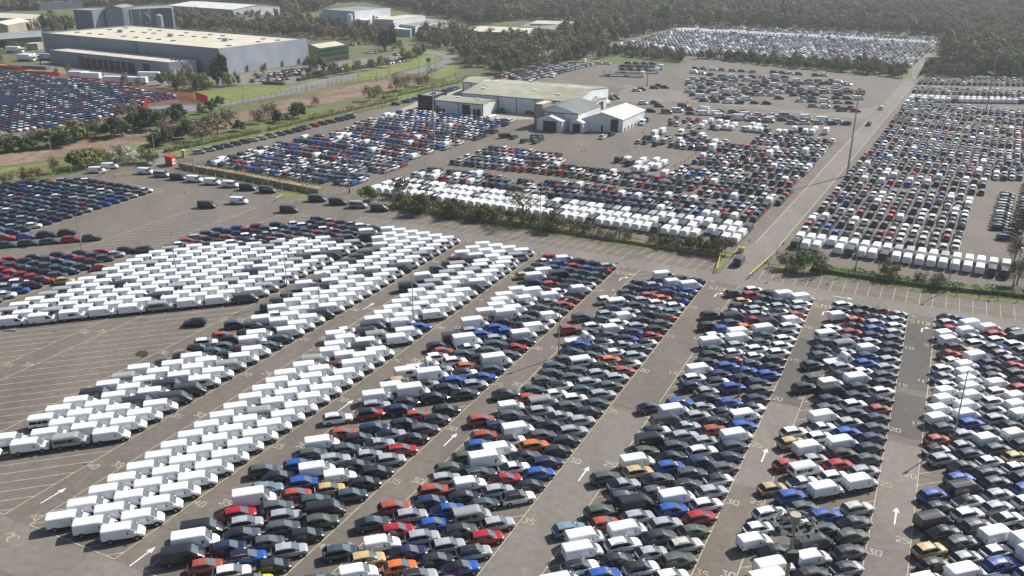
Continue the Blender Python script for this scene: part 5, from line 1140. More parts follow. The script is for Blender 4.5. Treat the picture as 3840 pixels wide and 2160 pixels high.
# ---------------------------------------------------------------- masts, lamps, fences, small things
def tall_mast(p, h, label, big=False):
    e = obj('floodlight_mast', None, None, (*p, 0), label=label, cat='floodlight mast', group='tall floodlight masts')
    q = MB(); q.tube((0, 0, .9), (0, 0, h), .34, .13, 8); obj('pole', q.mesh('pole', ['galv']), e)
    q = MB(); q.tube((0, 0, 0), (0, 0, .9), .6, .42, 8); obj('plinth', q.mesh('plinth', ['stone']), e)
    q = MB(); n = 16; rr_ = 1.5
    for k in range(n):
        a, b_ = 2*math.pi*k/n, 2*math.pi*(k+1)/n; q.tube((rr_*math.cos(a), rr_*math.sin(a), h-.4), (rr_*math.cos(b_), rr_*math.sin(b_), h-.4), .05, n=4)
        if k % 4 == 0: q.tube((0, 0, h-.3), (rr_*math.cos(a), rr_*math.sin(a), h-.4), .045, n=4)
    obj('ring_frame', q.mesh('ring_frame', ['galv']), e)
    q = MB(); q.tube((0, 0, h-.35), (0, 0, h+.35), .42, .42, 14); obj('winch_cap', q.mesh('winch_cap', ['stone']), e)
    for k in range(10):
        a = 2*math.pi*k/10+.2; q = MB(); c, s_ = math.cos(a), math.sin(a)
        q.add([(rr_*c+s_*.3*i+c*j*.25, rr_*s_-c*.3*i+s_*j*.25, h-.62+l*.3) for i in (-1, 1) for j in (0, 1) for l in (0, 1)], [(0, 1, 3, 2), (4, 6, 7, 5), (0, 4, 5, 1), (2, 3, 7, 6), (0, 2, 6, 4), (1, 5, 7, 3)])
        fl_ = obj('floodlight', merge(q.mesh('floodlight', ['trim'])), e)
        if big:
            q = MB(); q.add([(rr_*c+s_*.26*i+c*.262, rr_*s_-c*.26*i+s_*.262, h-.6+l*.26) for i in (-1, 1) for l in (0, 1)], [(0, 1, 3, 2)]); obj('glass_front', q.mesh('glass_front', ['lamp']), fl_)
    if big:
        q = MB()
        for k in range(26):
            a = k*2.4; r_ = 1.0+.75*((k*37) % 10)/10; c, s_ = r_*math.cos(a), r_*math.sin(a); q.box(c-.16, c+.16, s_-.12, s_+.12, h-.55, h-.38)
        obj('gear_tray', merge(q.mesh('gear_tray', ['black'])), e)
        q = MB(); q.box(-.45, .45, -.7, -.25, h-3.6, h-2.7); obj('control_box', merge(q.mesh('control_box', ['trim'])), e)
        q = MB(); q.tube((0, -.3, h-3.1), (0, 0, h-3.1), .06); obj('bracket', q.mesh('bracket', ['galv']), e)
    return e
# the nearest mast: its head hangs in front of the bottom rows, its foot is below the frame
hx, hy = t22(845, 1045, 28.6); tall_mast((hx, hy), 29, 'tall mast with a ring of floodlights rising from the bottom edge of the picture', True)
tall_mast(t10(700, 1068), 26, 'tall mast in the left car field before the workshops'); tall_mast(t20(1240, 1328), 27, 'tall mast beside the main road between the two fields')
tall_mast(t10(2308, 645), 27, 'tall mast at the corner of the dense mixed field'); tall_mast(t20(300, 275), 27, 'tall mast inside the great far lot, leftmost'); tall_mast(t20(1165, 468), 27, 'tall mast at the near edge of the great far lot')
tall_mast(t20(1462, 335), 27, 'tall mast in the great far lot, rightmost'); tall_mast(t20(2285, 860), 26, 'tall mast in the right field by the image edge')
def lamp_post(p, h, label, az=55, foot=True, double=False):
    e = obj('lamp_post', None, None, (*p, 0), math.radians(90-az), label=label, cat='lamp post', group='lamp posts of the yard')
    q = MB(); q.tube((0, 0, 1.4), (0, 0, h), .13, .075, 7); obj('pole', q.mesh('pole', ['galv']), e)
    q = MB(); q.tube((0, 0, 0), (0, 0, 1.4), .19, .16, 7); obj('foot', q.mesh('foot', ['rusty']), e)
    for sg in ((1, -1) if double else (1,)):
        q = MB(); q.tube((0, 0, h-.05), (1.1*sg, 0, h+.35), .06, .05, 5); obj('arm', q.mesh('arm', ['galv']), e)
        q = MB(); q.box(min(1.0*sg, 1.75*sg), max(1.0*sg, 1.75*sg), -.2, .2, h+.3, h+.48); obj('lamp_head', merge(q.mesh('lamp_head', ['galv'])), e)
nat = lambda x, y: gp(x, y)
for (x, y, h, wh) in ((312, 960, 10.3, 'in the red and blue car block'), (663, 1034, 10.3, 'in the middle of the wide van block'), (1082, 1131, 10.3, 'in the aisle right of the wide van block'), (1200, 1148, 6.5, 'among vans by the third aisle'), (1551, 1219, 10.5, 'beside the blue crossover among vans'),
                      (2094.8, 1337, 10.3, 'in the lane left of the bottom centre block'), (2769.5, 1487, 10.8, 'in the block right of centre'), (3572, 1660, 12, 'in the right edge block')):
    lamp_post(nat(x, y), h, 'grey lamp post %s' % wh)
for k, (f, x, y, h) in enumerate(((t11, 65, 10, 10), (t11, 640, 176, 10.3), (t11, 1500, 307, 10.8), (t11, 2380, 442, 10.5), (t21, 842, 602, 8), (t21, 1300, 606, 8.5), (t21, 1992, 752, 8), (t21, 2490, 722, 9))):
    lamp_post(f(x, y), h, 'grey lamp post along the hedge fence, %s from the left' % ORD[k], 205)
for k, (f, x, y, h) in enumerate(((t00, 952, 1250, 10.5), (t00, 1170, 1172, 7.5), (t00, 890, 1242, 5), (t00, 1470, 1322, 10.5), (t00, 1710, 1302, 10), (t00, 2025, 1412, 10.5), (t00, 2272, 1405, 10.5), (t10, 60, 1452, 10.5), (t10, 340, 1450, 10), (t10, 640, 1449, 10), (t10, 1012, 1449, 10))):
    lamp_post(f(x, y), h, 'thin lamp post by the left hedge, %s from the left' % ORD[k], 120)
for k, (x, y) in enumerate(((1835, 740), (2310, 690), (2478, 640), (2700, 575), (2843, 610), (2934, 566), (3160, 555), (3285, 520), (3440, 570), (3127, 700), (2886, 815), (1893, 1010), (1492, 1080), (700, 160), (705, 490), (945, 540), (825, 530), (2730, 700), (1020, 1160), (400, 1215), (2266, 860))):
    lamp_post(t00(x, y), 8 if y > 200 else 6, 'slender lamp post along the road and field strip, %s of the row' % ORD[k], 200)
def fence(name, label, pts, h, step, m='timber', wires=3, mat_w='wire', lean=0, cat='fence', pw=.07):
    P = [Vector(p) for p in pts]; o = P[0]; e = obj(name, None, None, (o.x, o.y, 0), label=label, cat=cat); pst = MB(); pst.box(-pw, pw, -pw, pw, 0, h)
    if lean: pst.box(-pw, pw+.35, -pw*.8, pw*.8, h, h+.06)
    pm = merge(pst.mesh('post', [m])); cnt = 0; wr = MB()
    for p, q in zip(P[:-1], P[1:]):
        L = (q-p).length; n = max(1, int(L/step))
        for i in range(n):
            c = p+(q-p)*(i/n)-o; cnt += 1
            if cnt < 290: obj('post', pm, e, (c.x, c.y, 0), math.atan2((q-p).y, (q-p).x))
        d = (q-p).normalized(); nn_ = Vector((-d.y, d.x))*.012
        for k in range(wires):
            z = h*(.25+.7*k/max(wires-1, 1)); a, b_ = p-o, q-o
            wr.add([(*(a+nn_), z), (*(b_+nn_), z), (*(b_+nn_), z+.04), (*(a+nn_), z+.04), (*(a-nn_), z), (*(b_-nn_), z), (*(b_-nn_), z+.04), (*(a-nn_), z+.04)], [(0, 1, 2, 3), (7, 6, 5, 4), (3, 2, 6, 7)])
    obj('rail', wr.mesh('rail', [mat_w]), e)
fence('hedge_fence', 'wire fence on timber posts before the central hedge', [W(183.5, n) for n in (-127, -100, -80, -60, -39)], 1.5, 3.4)
fence('hedge_fence', 'wire fence on timber posts before the right-hand hedge', [W(183.6, -28.6), W(183.7, 0), W(184.2, 12), W(186.4, 22), W(188.4, 55)], 1.5, 3.4)
fence('chain_fence', 'chain-link fence on angled concrete posts behind the left vans', [t00(x, y) for x, y in ((0, 1400), (60, 1385), (300, 1345), (540, 1310), (760, 1265))], 2.6, 3.5, 'galv', 5, lean=1)
fence('chain_fence', 'chain-link fence behind the left hedge vans', [t00(x, y) for x, y in ((1360, 1300), (1700, 1365), (2130, 1440), (2420, 1475))], 1.6, 3.5, 'galv', 3)
fence('boundary_fence', 'tall boundary fence behind the single file of cars', [t00(1440, 1140), t00(1790, 1062), t00(2240, 962), t00(2576, 880), t10(330, 800), t10(560, 745)], 2.4, 4.5, 'wire', 4, lean=1)
fence('lane_fence', 'low palisade fence along the back lane', [t00(x, y) for x, y in ((1700, 800), (2200, 700), (2576, 628), (2960, 590))], 1.8, 3.2, 'wire', 3)
fence('compound_fence', 'tall fence along the near side of the car compound', [t00(x, y) for x, y in ((0, 1052), (350, 1005), (700, 950), (950, 890))], 2.4, 3.5, 'red', 4, 'red')
def palisade(label, pts, h, step=.28):
    P = [Vector(p) for p in pts]; o = P[0]; e = obj('palisade_fence', None, None, (o.x, o.y, 0), label=label, cat='fence'); q = MB(); r_ = MB()
    for a, b_ in zip(P[:-1], P[1:]):
        L = (b_-a).length; n = int(L/step); d = (b_-a)/L
        for i in range(n):
            c = a+d*i*step-o; q.box(c.x-.05, c.x+.05, c.y-.02, c.y+.02, 0, h+.15*((i*7) % 3)/3)
        for z in (.4, h*.8): r_.strip((a-o).to_tuple(), (b_-o).to_tuple(), .06, z)
    o1 = obj('pales', q.mesh('pales', ['red']), e, kind='stuff'); obj('rail', r_.mesh('rail', ['red']), e)
palisade('rust red palisade at the compound gateway', [t00(1090, 845), t00(1115, 800), t00(1370, 785), t00(1575, 790)], 3.6)
palisade('rust red palisade behind the compound gateway', [t00(1345, 742), t00(1480, 752), t00(1575, 788)], 3.6)
palisade('rust red palisade around the far gate by the office', [t00(2960, 605), t00(3010, 590), t00(3180, 620), t00(3330, 650), t00(3370, 640)], 3.4, .4)
palisade('rust red palisade behind the car compound', [t00(0, 505), t00(180, 545), t00(500, 600), t00(800, 645), t00(1180, 700), t00(1345, 742)], 2.6, .5)
# height barriers of the gateway
def barrier(label, pts):
    e = obj('height_barrier', None, None, (*pts[0], 0), label=label, cat='barrier'); o = pts[0]
    for k, (a, b_) in enumerate(zip(pts[:-1], pts[1:])):
        q = MB(); q.tube((a[0]-o[0], a[1]-o[1], 1.0), (b_[0]-o[0], b_[1]-o[1], 1.0), .11, n=6); obj('rail', q.mesh('rail', ['yellow' if k % 2 == 0 else 'stone']), e)
        n = max(1, int(math.dist(a, b_)/2.2))
        for i in range(n+1):
            x, y = a[0]+(b_[0]-a[0])*i/n-o[0], a[1]+(b_[1]-a[1])*i/n-o[1]; q = MB(); q.tube((x, y, 0), (x, y, 1.05), .08, n=6); obj('post', q.mesh('post', ['rusty']), e)
barrier('yellow and cream rail barrier left of the gateway', [t21(240, 478), t21(380, 492), t21(440, 440)]); barrier('cream rail barrier right of the gateway', [t21(500, 655), t21(640, 530), t21(692, 478)]); barrier('short barrier behind the right rail', [t21(640, 535), t21(770, 548)])
barrier('rail barrier at the end of the central hedge', [t21(255, 610), t21(285, 490)]); barrier('barrier beside the far gateway verge', [t01(2235, 90), t01(2330, 75)]); barrier('low barrier by the gateway to the left field', [t01(2080, 70), t01(2140, 45)]); barrier('white rails beside the left vans', [t00(750, 1330), t00(830, 1300)]); barrier('pale barrier near the kiosk', [t00(865, 1340), t00(1010, 1320)])
e = obj('buffer_drum', None, None, (*t21(440, 455), 0), label='squat yellow buffer drum at the end of the rail', cat='bollard'); q = MB(); q.tube((0, 0, 0), (0, 0, 1.3), .75, .75, 12); obj('drum', q.mesh('drum', ['yellow']), e); q = MB(); q.tube((0, 0, 1.3), (0, 0, 1.4), .5, .3, 12); obj('lid', q.mesh('lid', ['trim']), e)
# kiosk, cabinet, totem
Kk = bld('kiosk', 'bright red kiosk with white panels by the gateway', [t00(1250, 1245), t00(1300, 1258), t00(1330, 1245)], 2.9, wm='red', rm='red', walls=('red',)*4, cat='kiosk')
opening(Kk, 1, .15, .45, 1.6, 2.3, 'white', 'notice'); opening(Kk, 1, .55, .85, 1.6, 2.3, 'white', 'notice'); opening(Kk, 1, .15, .45, .6, 1.2, 'white', 'notice'); opening(Kk, 1, .55, .85, .6, 1.2, 'white', 'notice')
bld('substation_box', 'beige electrical cabinet on the grass', [t00(1375, 1188), t00(1392, 1192), t00(1405, 1186)], 2.4, wm='slab', rm='r_cream', walls=('slab',)*4, cat='cabinet')
e = obj('totem_sign', None, None, (*t10(660, 552), 0), .4, label='tall pale totem sign on the lawn beside the curving road', cat='sign'); q = MB(); q.box(-1.1, 1.1, -.2, .2, .6, 8.5); obj('panel', merge(q.mesh('panel', ['white'])), e); q = MB(); q.box(-1.112, 1.112, -.212, .212, 6.2, 7.9); obj('header', merge(q.mesh('header', ['green_sign'])), e); q = MB(); q.box(-.8, .8, -.15, .15, 0, .6); obj('base', merge(q.mesh('base', ['trim'])), e)
# articulated trailers, lorries, containers, tractors
def box_unit(name, label, p, az, L, Wd, z0, z1, m, cab=True, cat='lorry'):
    e = obj(name, None, None, (*p, 0.02), math.pi/2-math.radians(az), label=label, cat=cat); q = MB(); q.box(-L/2, L/2, -Wd/2, Wd/2, z0, z1); obj('box', merge(q.mesh('box', [m])), e)
    q = MB(); q.box(-L/2+.3, L/2-.3, -.5, .5, .6, z0-.003); obj('chassis', merge(q.mesh('chassis', ['black'])), e)
    if cab:
        q = MB(); q.prism([(L/2+.3, -1.2), (L/2+2.2, -1.2), (L/2+2.4, -.9), (L/2+2.4, .9), (L/2+2.2, 1.2), (L/2+.3, 1.2)], .5, 3.1, bottom=True); c_ = obj('cab', merge(q.mesh('cab', ['white'])), e)
        q = MB(); q.box(L/2+2.405, L/2+2.42, -1.0, 1.0, 1.7, 2.7); obj('windscreen', merge(q.mesh('windscreen', ['glass'])), c_)
    for x in ([-L/2+1, -L/2+2.3]+([L/2+1.2] if cab else [L/2-2])):
        for sg in (1, -1): o = obj('wheel', WHEEL, e, (x, sg*(Wd/2-.2), .5)); o.scale = (1.45, 1.1, 1.45)
box_unit('lorry', 'white lorry parked alone by the green shed', c7o(118, 450), 100, 9, 2.5, 1.1, 3.9, 'white')
for k, (x, y, az) in enumerate(((215, 520, 105), (255, 512, 105), (350, 500, 105), (385, 512, 105))): box_unit('lorry', 'white lorry in the group beside the loading hall, %s from the left' % ORD[k], c7o(x, y), az, 9, 2.5, 1.1, 3.9, 'white' if k < 2 else 'w_grey')
for k, (x, y, az) in enumerate(((600, 596, 100), (690, 605, 100), (870, 635, 95), (1035, 640, 95), (1130, 600, 95))): box_unit('trailer', 'white box trailer behind the car compound, %s from the left' % ORD[k], t00(x, y), az, 11, 2.5, 1.2, 3.9, 'white', False, 'trailer')
def stack(name, label, p, az, L, Wd, h, m, n=3):
    e = obj(name, None, None, (*p, 0), math.pi/2-math.radians(az), label=label, cat='stack')
    for k in range(n):
        q = MB(); q.box(-L/2+.3*k, L/2-.2*k, -Wd/2, Wd/2, h*k/n+.01, h*(k+1)/n-.05); obj('bundle', merge(q.mesh('bundle', [m])), e)
stack('sheet_stack', 'long dark blue covered stack behind the compound', t00(225, 525), 105, 26, 4, 2.4, 'w_slate'); stack('timber_stack', 'rusty timber stack left of the blue stack', t00(60, 520), 105, 22, 4, 2.2, 'rusty'); stack('timber_stack', 'rusty steel stack behind the compound fence', t00(330, 565), 105, 24, 4, 2.2, 'rusty')
for k, (x, y) in enumerate(((695, 520), (745, 525), (808, 530), (862, 535))):
    p = c8_(x, y); e = obj('red_tug', None, None, (*p, .02), .3, label='red airport-style tug by the workshop wall, %s from the left' % ORD[k], cat='tug'); q = MB(); q.box(-1.9, 1.9, -1.1, 1.1, .5, 1.5); obj('body', merge(q.mesh('body', ['red'])), e); q = MB(); q.box(-1.7, .2, -1, 1, 1.502, 2.6); obj('cab', merge(q.mesh('cab', ['red'])), e)
    for x_ in (-1.2, 1.2):
        for sg in (1, -1): obj('wheel', WHEEL, e, (x_, sg*1.0, .34))
e = obj('barrier_row', None, None, (*c8_(500, 510), 0), label='row of cream barrier blocks along the workshop wall', cat='barrier'); p0, p1 = Vector(c8_(500, 512)), Vector(c8_(668, 528))
for k in range(12): q = MB(); c = (p1-p0)*(k/12); q.box(c.x, c.x+1.3, c.y-.5, c.y+.5, 0, 1.1); obj('block', merge(q.mesh('block', ['stone'])), e)
# car transporters
def transporter(p, a, label, cab=True):
    e = obj('car_transporter', None, None, (*p, .02), math.pi/2-a, label=label, cat='car transporter')
    for nm, z in (('lower_deck', .92), ('upper_deck', 2.72)):
        q = MB(); q.box(2, 21.5, -1.25, 1.25, z, z+.1); obj(nm, merge(q.mesh(nm, ['w_slate'])), e)
    for k in range(6):
        for sg in (1, -1): q = MB(); x = 2.2+k*3.8; q.box(x, x+.2, sg*1.2-.08, sg*1.2+.08, 1.02, 2.72); obj('strut', merge(q.mesh('strut', ['galv'])), e)
    if cab:
        q = MB(); q.prism([(22, -1.2), (24.2, -1.2), (24.4, -.9), (24.4, .9), (24.2, 1.2), (22, 1.2)], .5, 3.0, bottom=True); obj('cab', merge(q.mesh('cab', ['white'])), e)
    for x in (4, 5.4, 14, 15.4, 23):
        for sg in (1, -1): o = obj('wheel', WHEEL, e, (x, sg*1.05, .48)); o.scale = (1.4, 1.1, 1.4)
for k, (p, a) in enumerate(TR): transporter(p, a, 'loaded two-deck car transporter in the carrier yard, %s one' % ('near', 'far')[k])
transporter(t10(1945, 570), math.radians(102), 'empty two-deck car transporter standing in front of the loaded ones')
# cones
M['cone'] = mat('cone', (.6, .12, .03), .6)
cn = MB(); cn.tube((0, 0, .04), (0, 0, .75), .17, .04, 8); cm = cn.mesh('cone_body', ['cone']); cb_ = MB(); cb_.box(-.22, .22, -.22, .22, 0, .04); cbm = merge(cb_.mesh('base', ['black']))
for k, (f, x, y) in enumerate(((c3_, 470, 48), (c3_, 480, 48), (c3_, 640, 205), (c3_, 678, 190), (c3_, 662, 165), (c3_, 1100, 168), (c3_, 1086, 140), (c3_, 1165, 42), (c3_, 418, 300), (c3_, 460, 300), (c3_, 1438, 325), (c4_, 250, 215), (c4_, 217, 240), (c4_, 185, 262), (c4_, 152, 285), (c4_, 120, 300), (c4_, 75, 325), (t21, 505, 372), (t21, 762, 395), (t01, 1395, 5))):
    e = obj('traffic_cone', None, None, (*f(x, y), .02), label='orange traffic cone on the open tarmac, %s from the left' % ORD[k], cat='traffic cone', group='traffic cones'); obj('cone_body', cm, e); obj('base', cbm, e)
# the person walking in the carrier field
def person(p, label, rz):
    vs = [(0, 0, .95), (0, 0, 1.2), (0, 0, 1.42), (0, 0, 1.52), (0, .0, 1.66), (.10, 0, .92), (.13, .1, .5), (.13, .02, .06), (-.10, 0, .92), (-.13, -.1, .5), (-.13, -.16, .08), (.2, 0, 1.38), (.25, -.05, 1.1), (.24, .06, .86), (-.2, 0, 1.38), (-.25, .05, 1.1), (-.24, .12, .86)]
    es = [(0, 1), (1, 2), (2, 3), (3, 4), (0, 5), (5, 6), (6, 7), (0, 8), (8, 9), (9, 10), (2, 11), (11, 12), (12, 13), (2, 14), (14, 15), (15, 16)]
    rad = [.15, .15, .17, .07, .10, .10, .075, .05, .10, .075, .05, .08, .055, .04, .08, .055, .04]
    me = bpy.data.meshes.new('person'); me.from_pydata(vs, es, []); me.materials.append(M['yellow'])
    o = obj('person', me, None, (*p, .02), rz, label=label, cat='person'); m = o.modifiers.new('skin', 'SKIN'); 
    for i, r_ in enumerate(rad): me.skin_vertices[0].data[i].radius = (r_, r_) if me.skin_vertices else (r_, r_)
    m2 = o.modifiers.new('sub', 'SUBSURF'); m2.levels = 1; m2.render_levels = 1
try: person(c7_(1243, 262), 'person in a yellow jacket standing on the open tarmac', .4)
except Exception as ex: print('person', ex)
# ---------------------------------------------------------------- vegetation
def leaf_cloud(rr, n, rx, rz, zc, leaf, lumps, twig=0.0, flat=0.0, mb=None, mi=0):
    b = mb or MB(); cs = []
    for k in range(lumps):
        t = rr.uniform(0, 2*math.pi); u = rr.uniform(-.75, 1); q = math.sqrt(max(0, 1-u*u)); r_ = rr.uniform(.35, .85)
        cs.append((rx*r_*q*math.cos(t), rx*r_*q*math.sin(t), zc+rz*r_*u, rr.uniform(.22, .42)))
    for k in range(n):
        c = rr.choice(cs); s_ = c[3]
        t = rr.uniform(0, 2*math.pi); u = rr.uniform(-1, 1); q = math.sqrt(1-u*u); r_ = rr.uniform(.6, 1.05)**.6
        p = Vector((c[0]+rx*s_*r_*q*math.cos(t), c[1]+rx*s_*r_*q*math.sin(t), c[2]+rz*s_*1.15*r_*u))
        if p.z < .15: p.z = .15+rr.random()*.3
        nrm = Vector((q*math.cos(t)+rr.uniform(-.6, .6), q*math.sin(t)+rr.uniform(-.6, .6), u+rr.uniform(-.4, .8))).normalized()
        a = nrm.orthogonal().normalized(); c2_ = nrm.cross(a); ang = rr.uniform(0, math.pi); a, c2_ = a*math.cos(ang)+c2_*math.sin(ang), -a*math.sin(ang)+c2_*math.cos(ang)
        w1 = leaf*rr.uniform(.6, 1.3); w2 = leaf*rr.uniform(.4, .9)
        if rr.random() < twig: w1 *= 1.7; w2 *= .28
        b.add([p-a*w1-c2_*w2*.4, p+c2_*w2, p+a*w1+c2_*w2*.2, p-c2_*w2], [(0, 1, 2, 3)], mi)
    return b
def limbs(rr, h, r0, n, spread, mb=None):
    b = mb or MB(); top = Vector((rr.uniform(-.3, .3), rr.uniform(-.3, .3), h*.55)); b.tube((0, 0, 0), top, r0, r0*.6, 6)
    for k in range(n):
        t = 2*math.pi*k/n+rr.uniform(-.4, .4); z = h*rr.uniform(.22, .5); s_ = Vector((top.x*z/(h*.55), top.y*z/(h*.55), z))
        m_ = s_+Vector((math.cos(t)*spread*.5, math.sin(t)*spread*.5, h*.2)); e = m_+Vector((math.cos(t+.3)*spread*.45, math.sin(t+.3)*spread*.45, h*rr.uniform(.12, .25)))
        b.tube(s_, m_, r0*.45, r0*.28, 4, caps=False); b.tube(m_, e, r0*.28, r0*.1, 4, caps=False)
        for j in range(2): e2 = m_+Vector((rr.uniform(-1, 1)*spread*.4, rr.uniform(-1, 1)*spread*.4, h*rr.uniform(.1, .3))); b.tube(m_, e2, r0*.2, r0*.06, 3, caps=False)
    return b
TM = {}
def proto(key, h, rx, rz, n, leaf, lumps, m, twig, zc=None, spread=None, r0=None):
    if not key.startswith('oak'): rz = h*.5; zc = h*.5; n = int(n*1.5); lumps += 6; leaf *= 1.1
    rr = random.Random(hash(key) % 1000 if not isinstance(key, str) else sum(ord(c)*(i+1) for i, c in enumerate(key)))
    cr = leaf_cloud(rr, n, rx, rz, zc or h-rz, leaf, lumps, twig).mesh('crown', [m]); tr = limbs(rr, h, r0 or h*.022, 6, spread or rx*.8).mesh('trunk', ['bark'])
    TM[key] = (cr, tr)
for i in range(3):
    proto('shrub_olive%d' % i, 3.6, 2.1, 1.7, 620, .17, 9, 'olive', .5); proto('shrub_twig%d' % i, 3.8, 2.2, 1.8, 520, .16, 9, 'twig', .6); proto('shrub_green%d' % i, 3.4, 2.2, 1.7, 760, .19, 10, 'green', .2)
    proto('tree_twig%d' % i, 9.5, 3.6, 3.9, 900, .30, 14, 'twig', .8); proto('tree_olive%d' % i, 9.5, 3.6, 3.9, 950, .32, 14, 'olive', .5); proto('tree_green%d' % i, 9, 3.8, 4.0, 1100, .34, 15, 'green', .2); proto('tree_spring%d' % i, 8, 3.2, 3.5, 800, .32, 12, 'spring', .2)
    proto('tree_dark%d' % i, 14, 3.2, 6.4, 1300, .40, 18, 'dark', .1); proto('shrub_dark%d' % i, 3.6, 2.6, 1.8, 820, .22, 10, 'dark', .1)
proto('oak0', 9.6, 5.2, 3.4, 1500, .2, 24, 'olive', .5, zc=6.6, spread=4.6, r0=.34); proto('shrub_blossom0', 3.2, 2.2, 1.6, 600, .18, 9, 'blossom', .2); proto('column0', 12, 2.2, 5.6, 1000, .34, 14, 'green', .3)
KN = {'olive': 'olive budding', 'twig': 'bare twiggy', 'green': 'leafy green', 'spring': 'fresh yellow-green', 'dark': 'dark evergreen', 'blossom': 'white blossoming', 'oak': 'spreading', 'column': 'tall narrow green'}
def plant(kind, p, s=1.0, label='', rr=R, cat=None, group=None, name=None, vz=1.0):
    ks = [k for k in TM if k.startswith(kind)]; k = rr.choice(ks); cr, tr = TM[k]
    nm = name or ('shrub' if kind.startswith('shrub') else 'tree'); e = obj(nm, None, None, (*p, 0), rr.uniform(0, 6.28), label=label, cat=cat or nm, group=group); e.scale = (s, s, s*vz)
    obj('crown', cr, e); obj('trunk', tr, e)
rr = random.Random(21)
# the central hedge of separate shrubs
n = -125.5; k = 0
while n < -40:
    f_ = (n+125)/85
    kd = rr.choice(['shrub_olive', 'shrub_twig', 'shrub_twig', 'shrub_olive', 'shrub_green' if f_ < .3 else 'shrub_olive'])
    s = rr.uniform(.75, 1.2)*(1.15 if f_ < .45 else .9)
    if not (-60.5 < n < -57.5): plant(kd, W(187.0+rr.uniform(-.8, 1.2), n), s, '%s shrub, %s from the left in the central hedge' % (KN[kd.split('_')[1]], ORD[k]), rr, group='shrubs of the central hedge'); k += 1
    n += rr.uniform(1.7, 2.7)
plant('oak', t11(1370, 236), 1.0, 'spreading oak-like tree standing above the central hedge', rr, cat='tree')
for x, y, kd, s, lb in ((590, 165, 'shrub_green', 1.7, 'round leafy green bush left end of the central hedge'), (210, 70, 'shrub_green', 1.5, 'leafy green bush at the far left of the central hedge'), (840, 190, 'shrub_twig', 1.5, 'tall twiggy bush beside the second lamp post'), (1570, 300, 'shrub_olive', 1.6, 'tall olive bush right of the oak'), (470, 40, 'shrub_twig', 1.8, 'twiggy tree behind the green bushes of the central hedge'), (1040, 220, 'shrub_twig', 1.3, 'twiggy bush left of the oak')): plant(kd, t11(x, y), s, lb, rr, cat='bush', name='bush')
for x, y, kd, s, lb in ((780, 575, 'shrub_twig', 1.25, 'bare bush at the left end of the right-hand hedge'), (890, 590, 'shrub_green', 1.55, 'green bush by the gateway in the right-hand hedge'), (975, 600, 'shrub_twig', 1.6, 'bare branching tree right of the green gateway bush'), (1555, 655, 'shrub_olive', 1.35, 'round budding tree standing alone in the right-hand hedge'), (1930, 735, 'shrub_olive', 1.0, 'small bush left of the third lamp post'), (1790, 690, 'shrub_twig', .8, 'thin sapling beside the lane'), (2520, 700, 'tree_twig', .75, 'bare tree at the right edge above the hedge'), (1060, 610, 'shrub_twig', .7, 'low bare bush on the verge'), (100, 455, 'shrub_olive', 1.3, 'olive bush near the gateway end of the central hedge'), (220, 468, 'shrub_olive', 1.2, 'second olive bush from the gateway'), (320, 478, 'shrub_twig', 1.35, 'last bush of the central hedge by the gateway')): plant(kd, t21(x, y), s, lb, rr, cat='bush', name='bush')
# hedges that read as one mass
def hedge(label, pts, wd, h, m, dens=9, leaf=.2, seed=1, twig=.3, name='hedge', top=1.0):
    rr = random.Random(seed); b = MB(); P = [Vector(p) for p in pts]
    for p, q in zip(P[:-1], P[1:]):
        L = (q-p).length; d = (q-p)/L; nn = Vector((-d.y, d.x))
        for i in range(int(L*dens*wd)):
            s = rr.uniform(0, L); u = rr.uniform(-1, 1)*wd/2; hh = h*(.8+.25*math.sin(s*.7+seed)+.15*math.sin(s*2.1)); z = rr.uniform(.1, 1)**.6*hh
            if rr.random() < .5: u = math.copysign(wd/2, u)*rr.uniform(.85, 1.05)
            else: z = hh*rr.uniform(.85, 1.08)
            c = p+d*s+nn*u; nrm = Vector((rr.uniform(-1, 1), rr.uniform(-1, 1), rr.uniform(-.2, 1))).normalized(); a = nrm.orthogonal().normalized(); e_ = nrm.cross(a)
            w1, w2 = leaf*rr.uniform(.7, 1.5), leaf*rr.uniform(.5, 1)*(.4 if rr.random() < twig else 1)
            v = Vector((c.x, c.y, z)); b.add([v-a*w1, v+e_*w2, v+a*w1, v-e_*w2], [(0, 1, 2, 3)])
        core = p+nn*wd*.32, p-nn*wd*.32, q-nn*wd*.32, q+nn*wd*.32
        b.prism([tuple(t_) for t_ in core], 0, h*.62)
    return b.build(name, m, kind='stuff', label=label, cat='hedge')
hedge('long trimmed hedge along the left boundary of the yard', [t00(1250, 1150), t00(1500, 1095), t00(1760, 1040), t00(1960, 998)], 2.6, 1.7, 'olive', 9, .22, 3)
hedge('long trimmed hedge along the boundary further back', [t00(2035, 985), t00(2300, 915), t00(2576, 855), t10(230, 800), t10(420, 755)], 2.6, 1.9, 'olive', 9, .24, 4)
hedge('hedge between the road and the black office', [t10(320, 745), t10(570, 690), t10(860, 630), t10(1000, 590)], 3.0, 2.0, 'green', 7, .28, 5)
hedge('scrubby hedge between the left field and the van row', [t00(1370, 1262), t00(1500, 1290), t00(1800, 1340), t00(2120, 1405), t00(2420, 1462)], 3.2, 2.6, 'twig', 12, .2, 6, .8)
hedge('low bramble hedge below the right-hand lane', [W(186.8, -20), W(186.6, -5), W(187.2, 5), W(188.6, 14), W(191, 30), W(192, 60)], 3.4, 1.25, 'dark', 14, .18, 7)
hedge('low scrub under the central hedge', [W(186.2, -126), W(186.4, -90), W(186.2, -60), W(186.2, -40)], 2.4, 1.1, 'twig', 16, .17, 8, .7)
hedge('clipped dark hedge round the office car park', [t00(1990, 632), t00(2150, 640)], 2.5, 1.8, 'dark', 8, .3, 9)
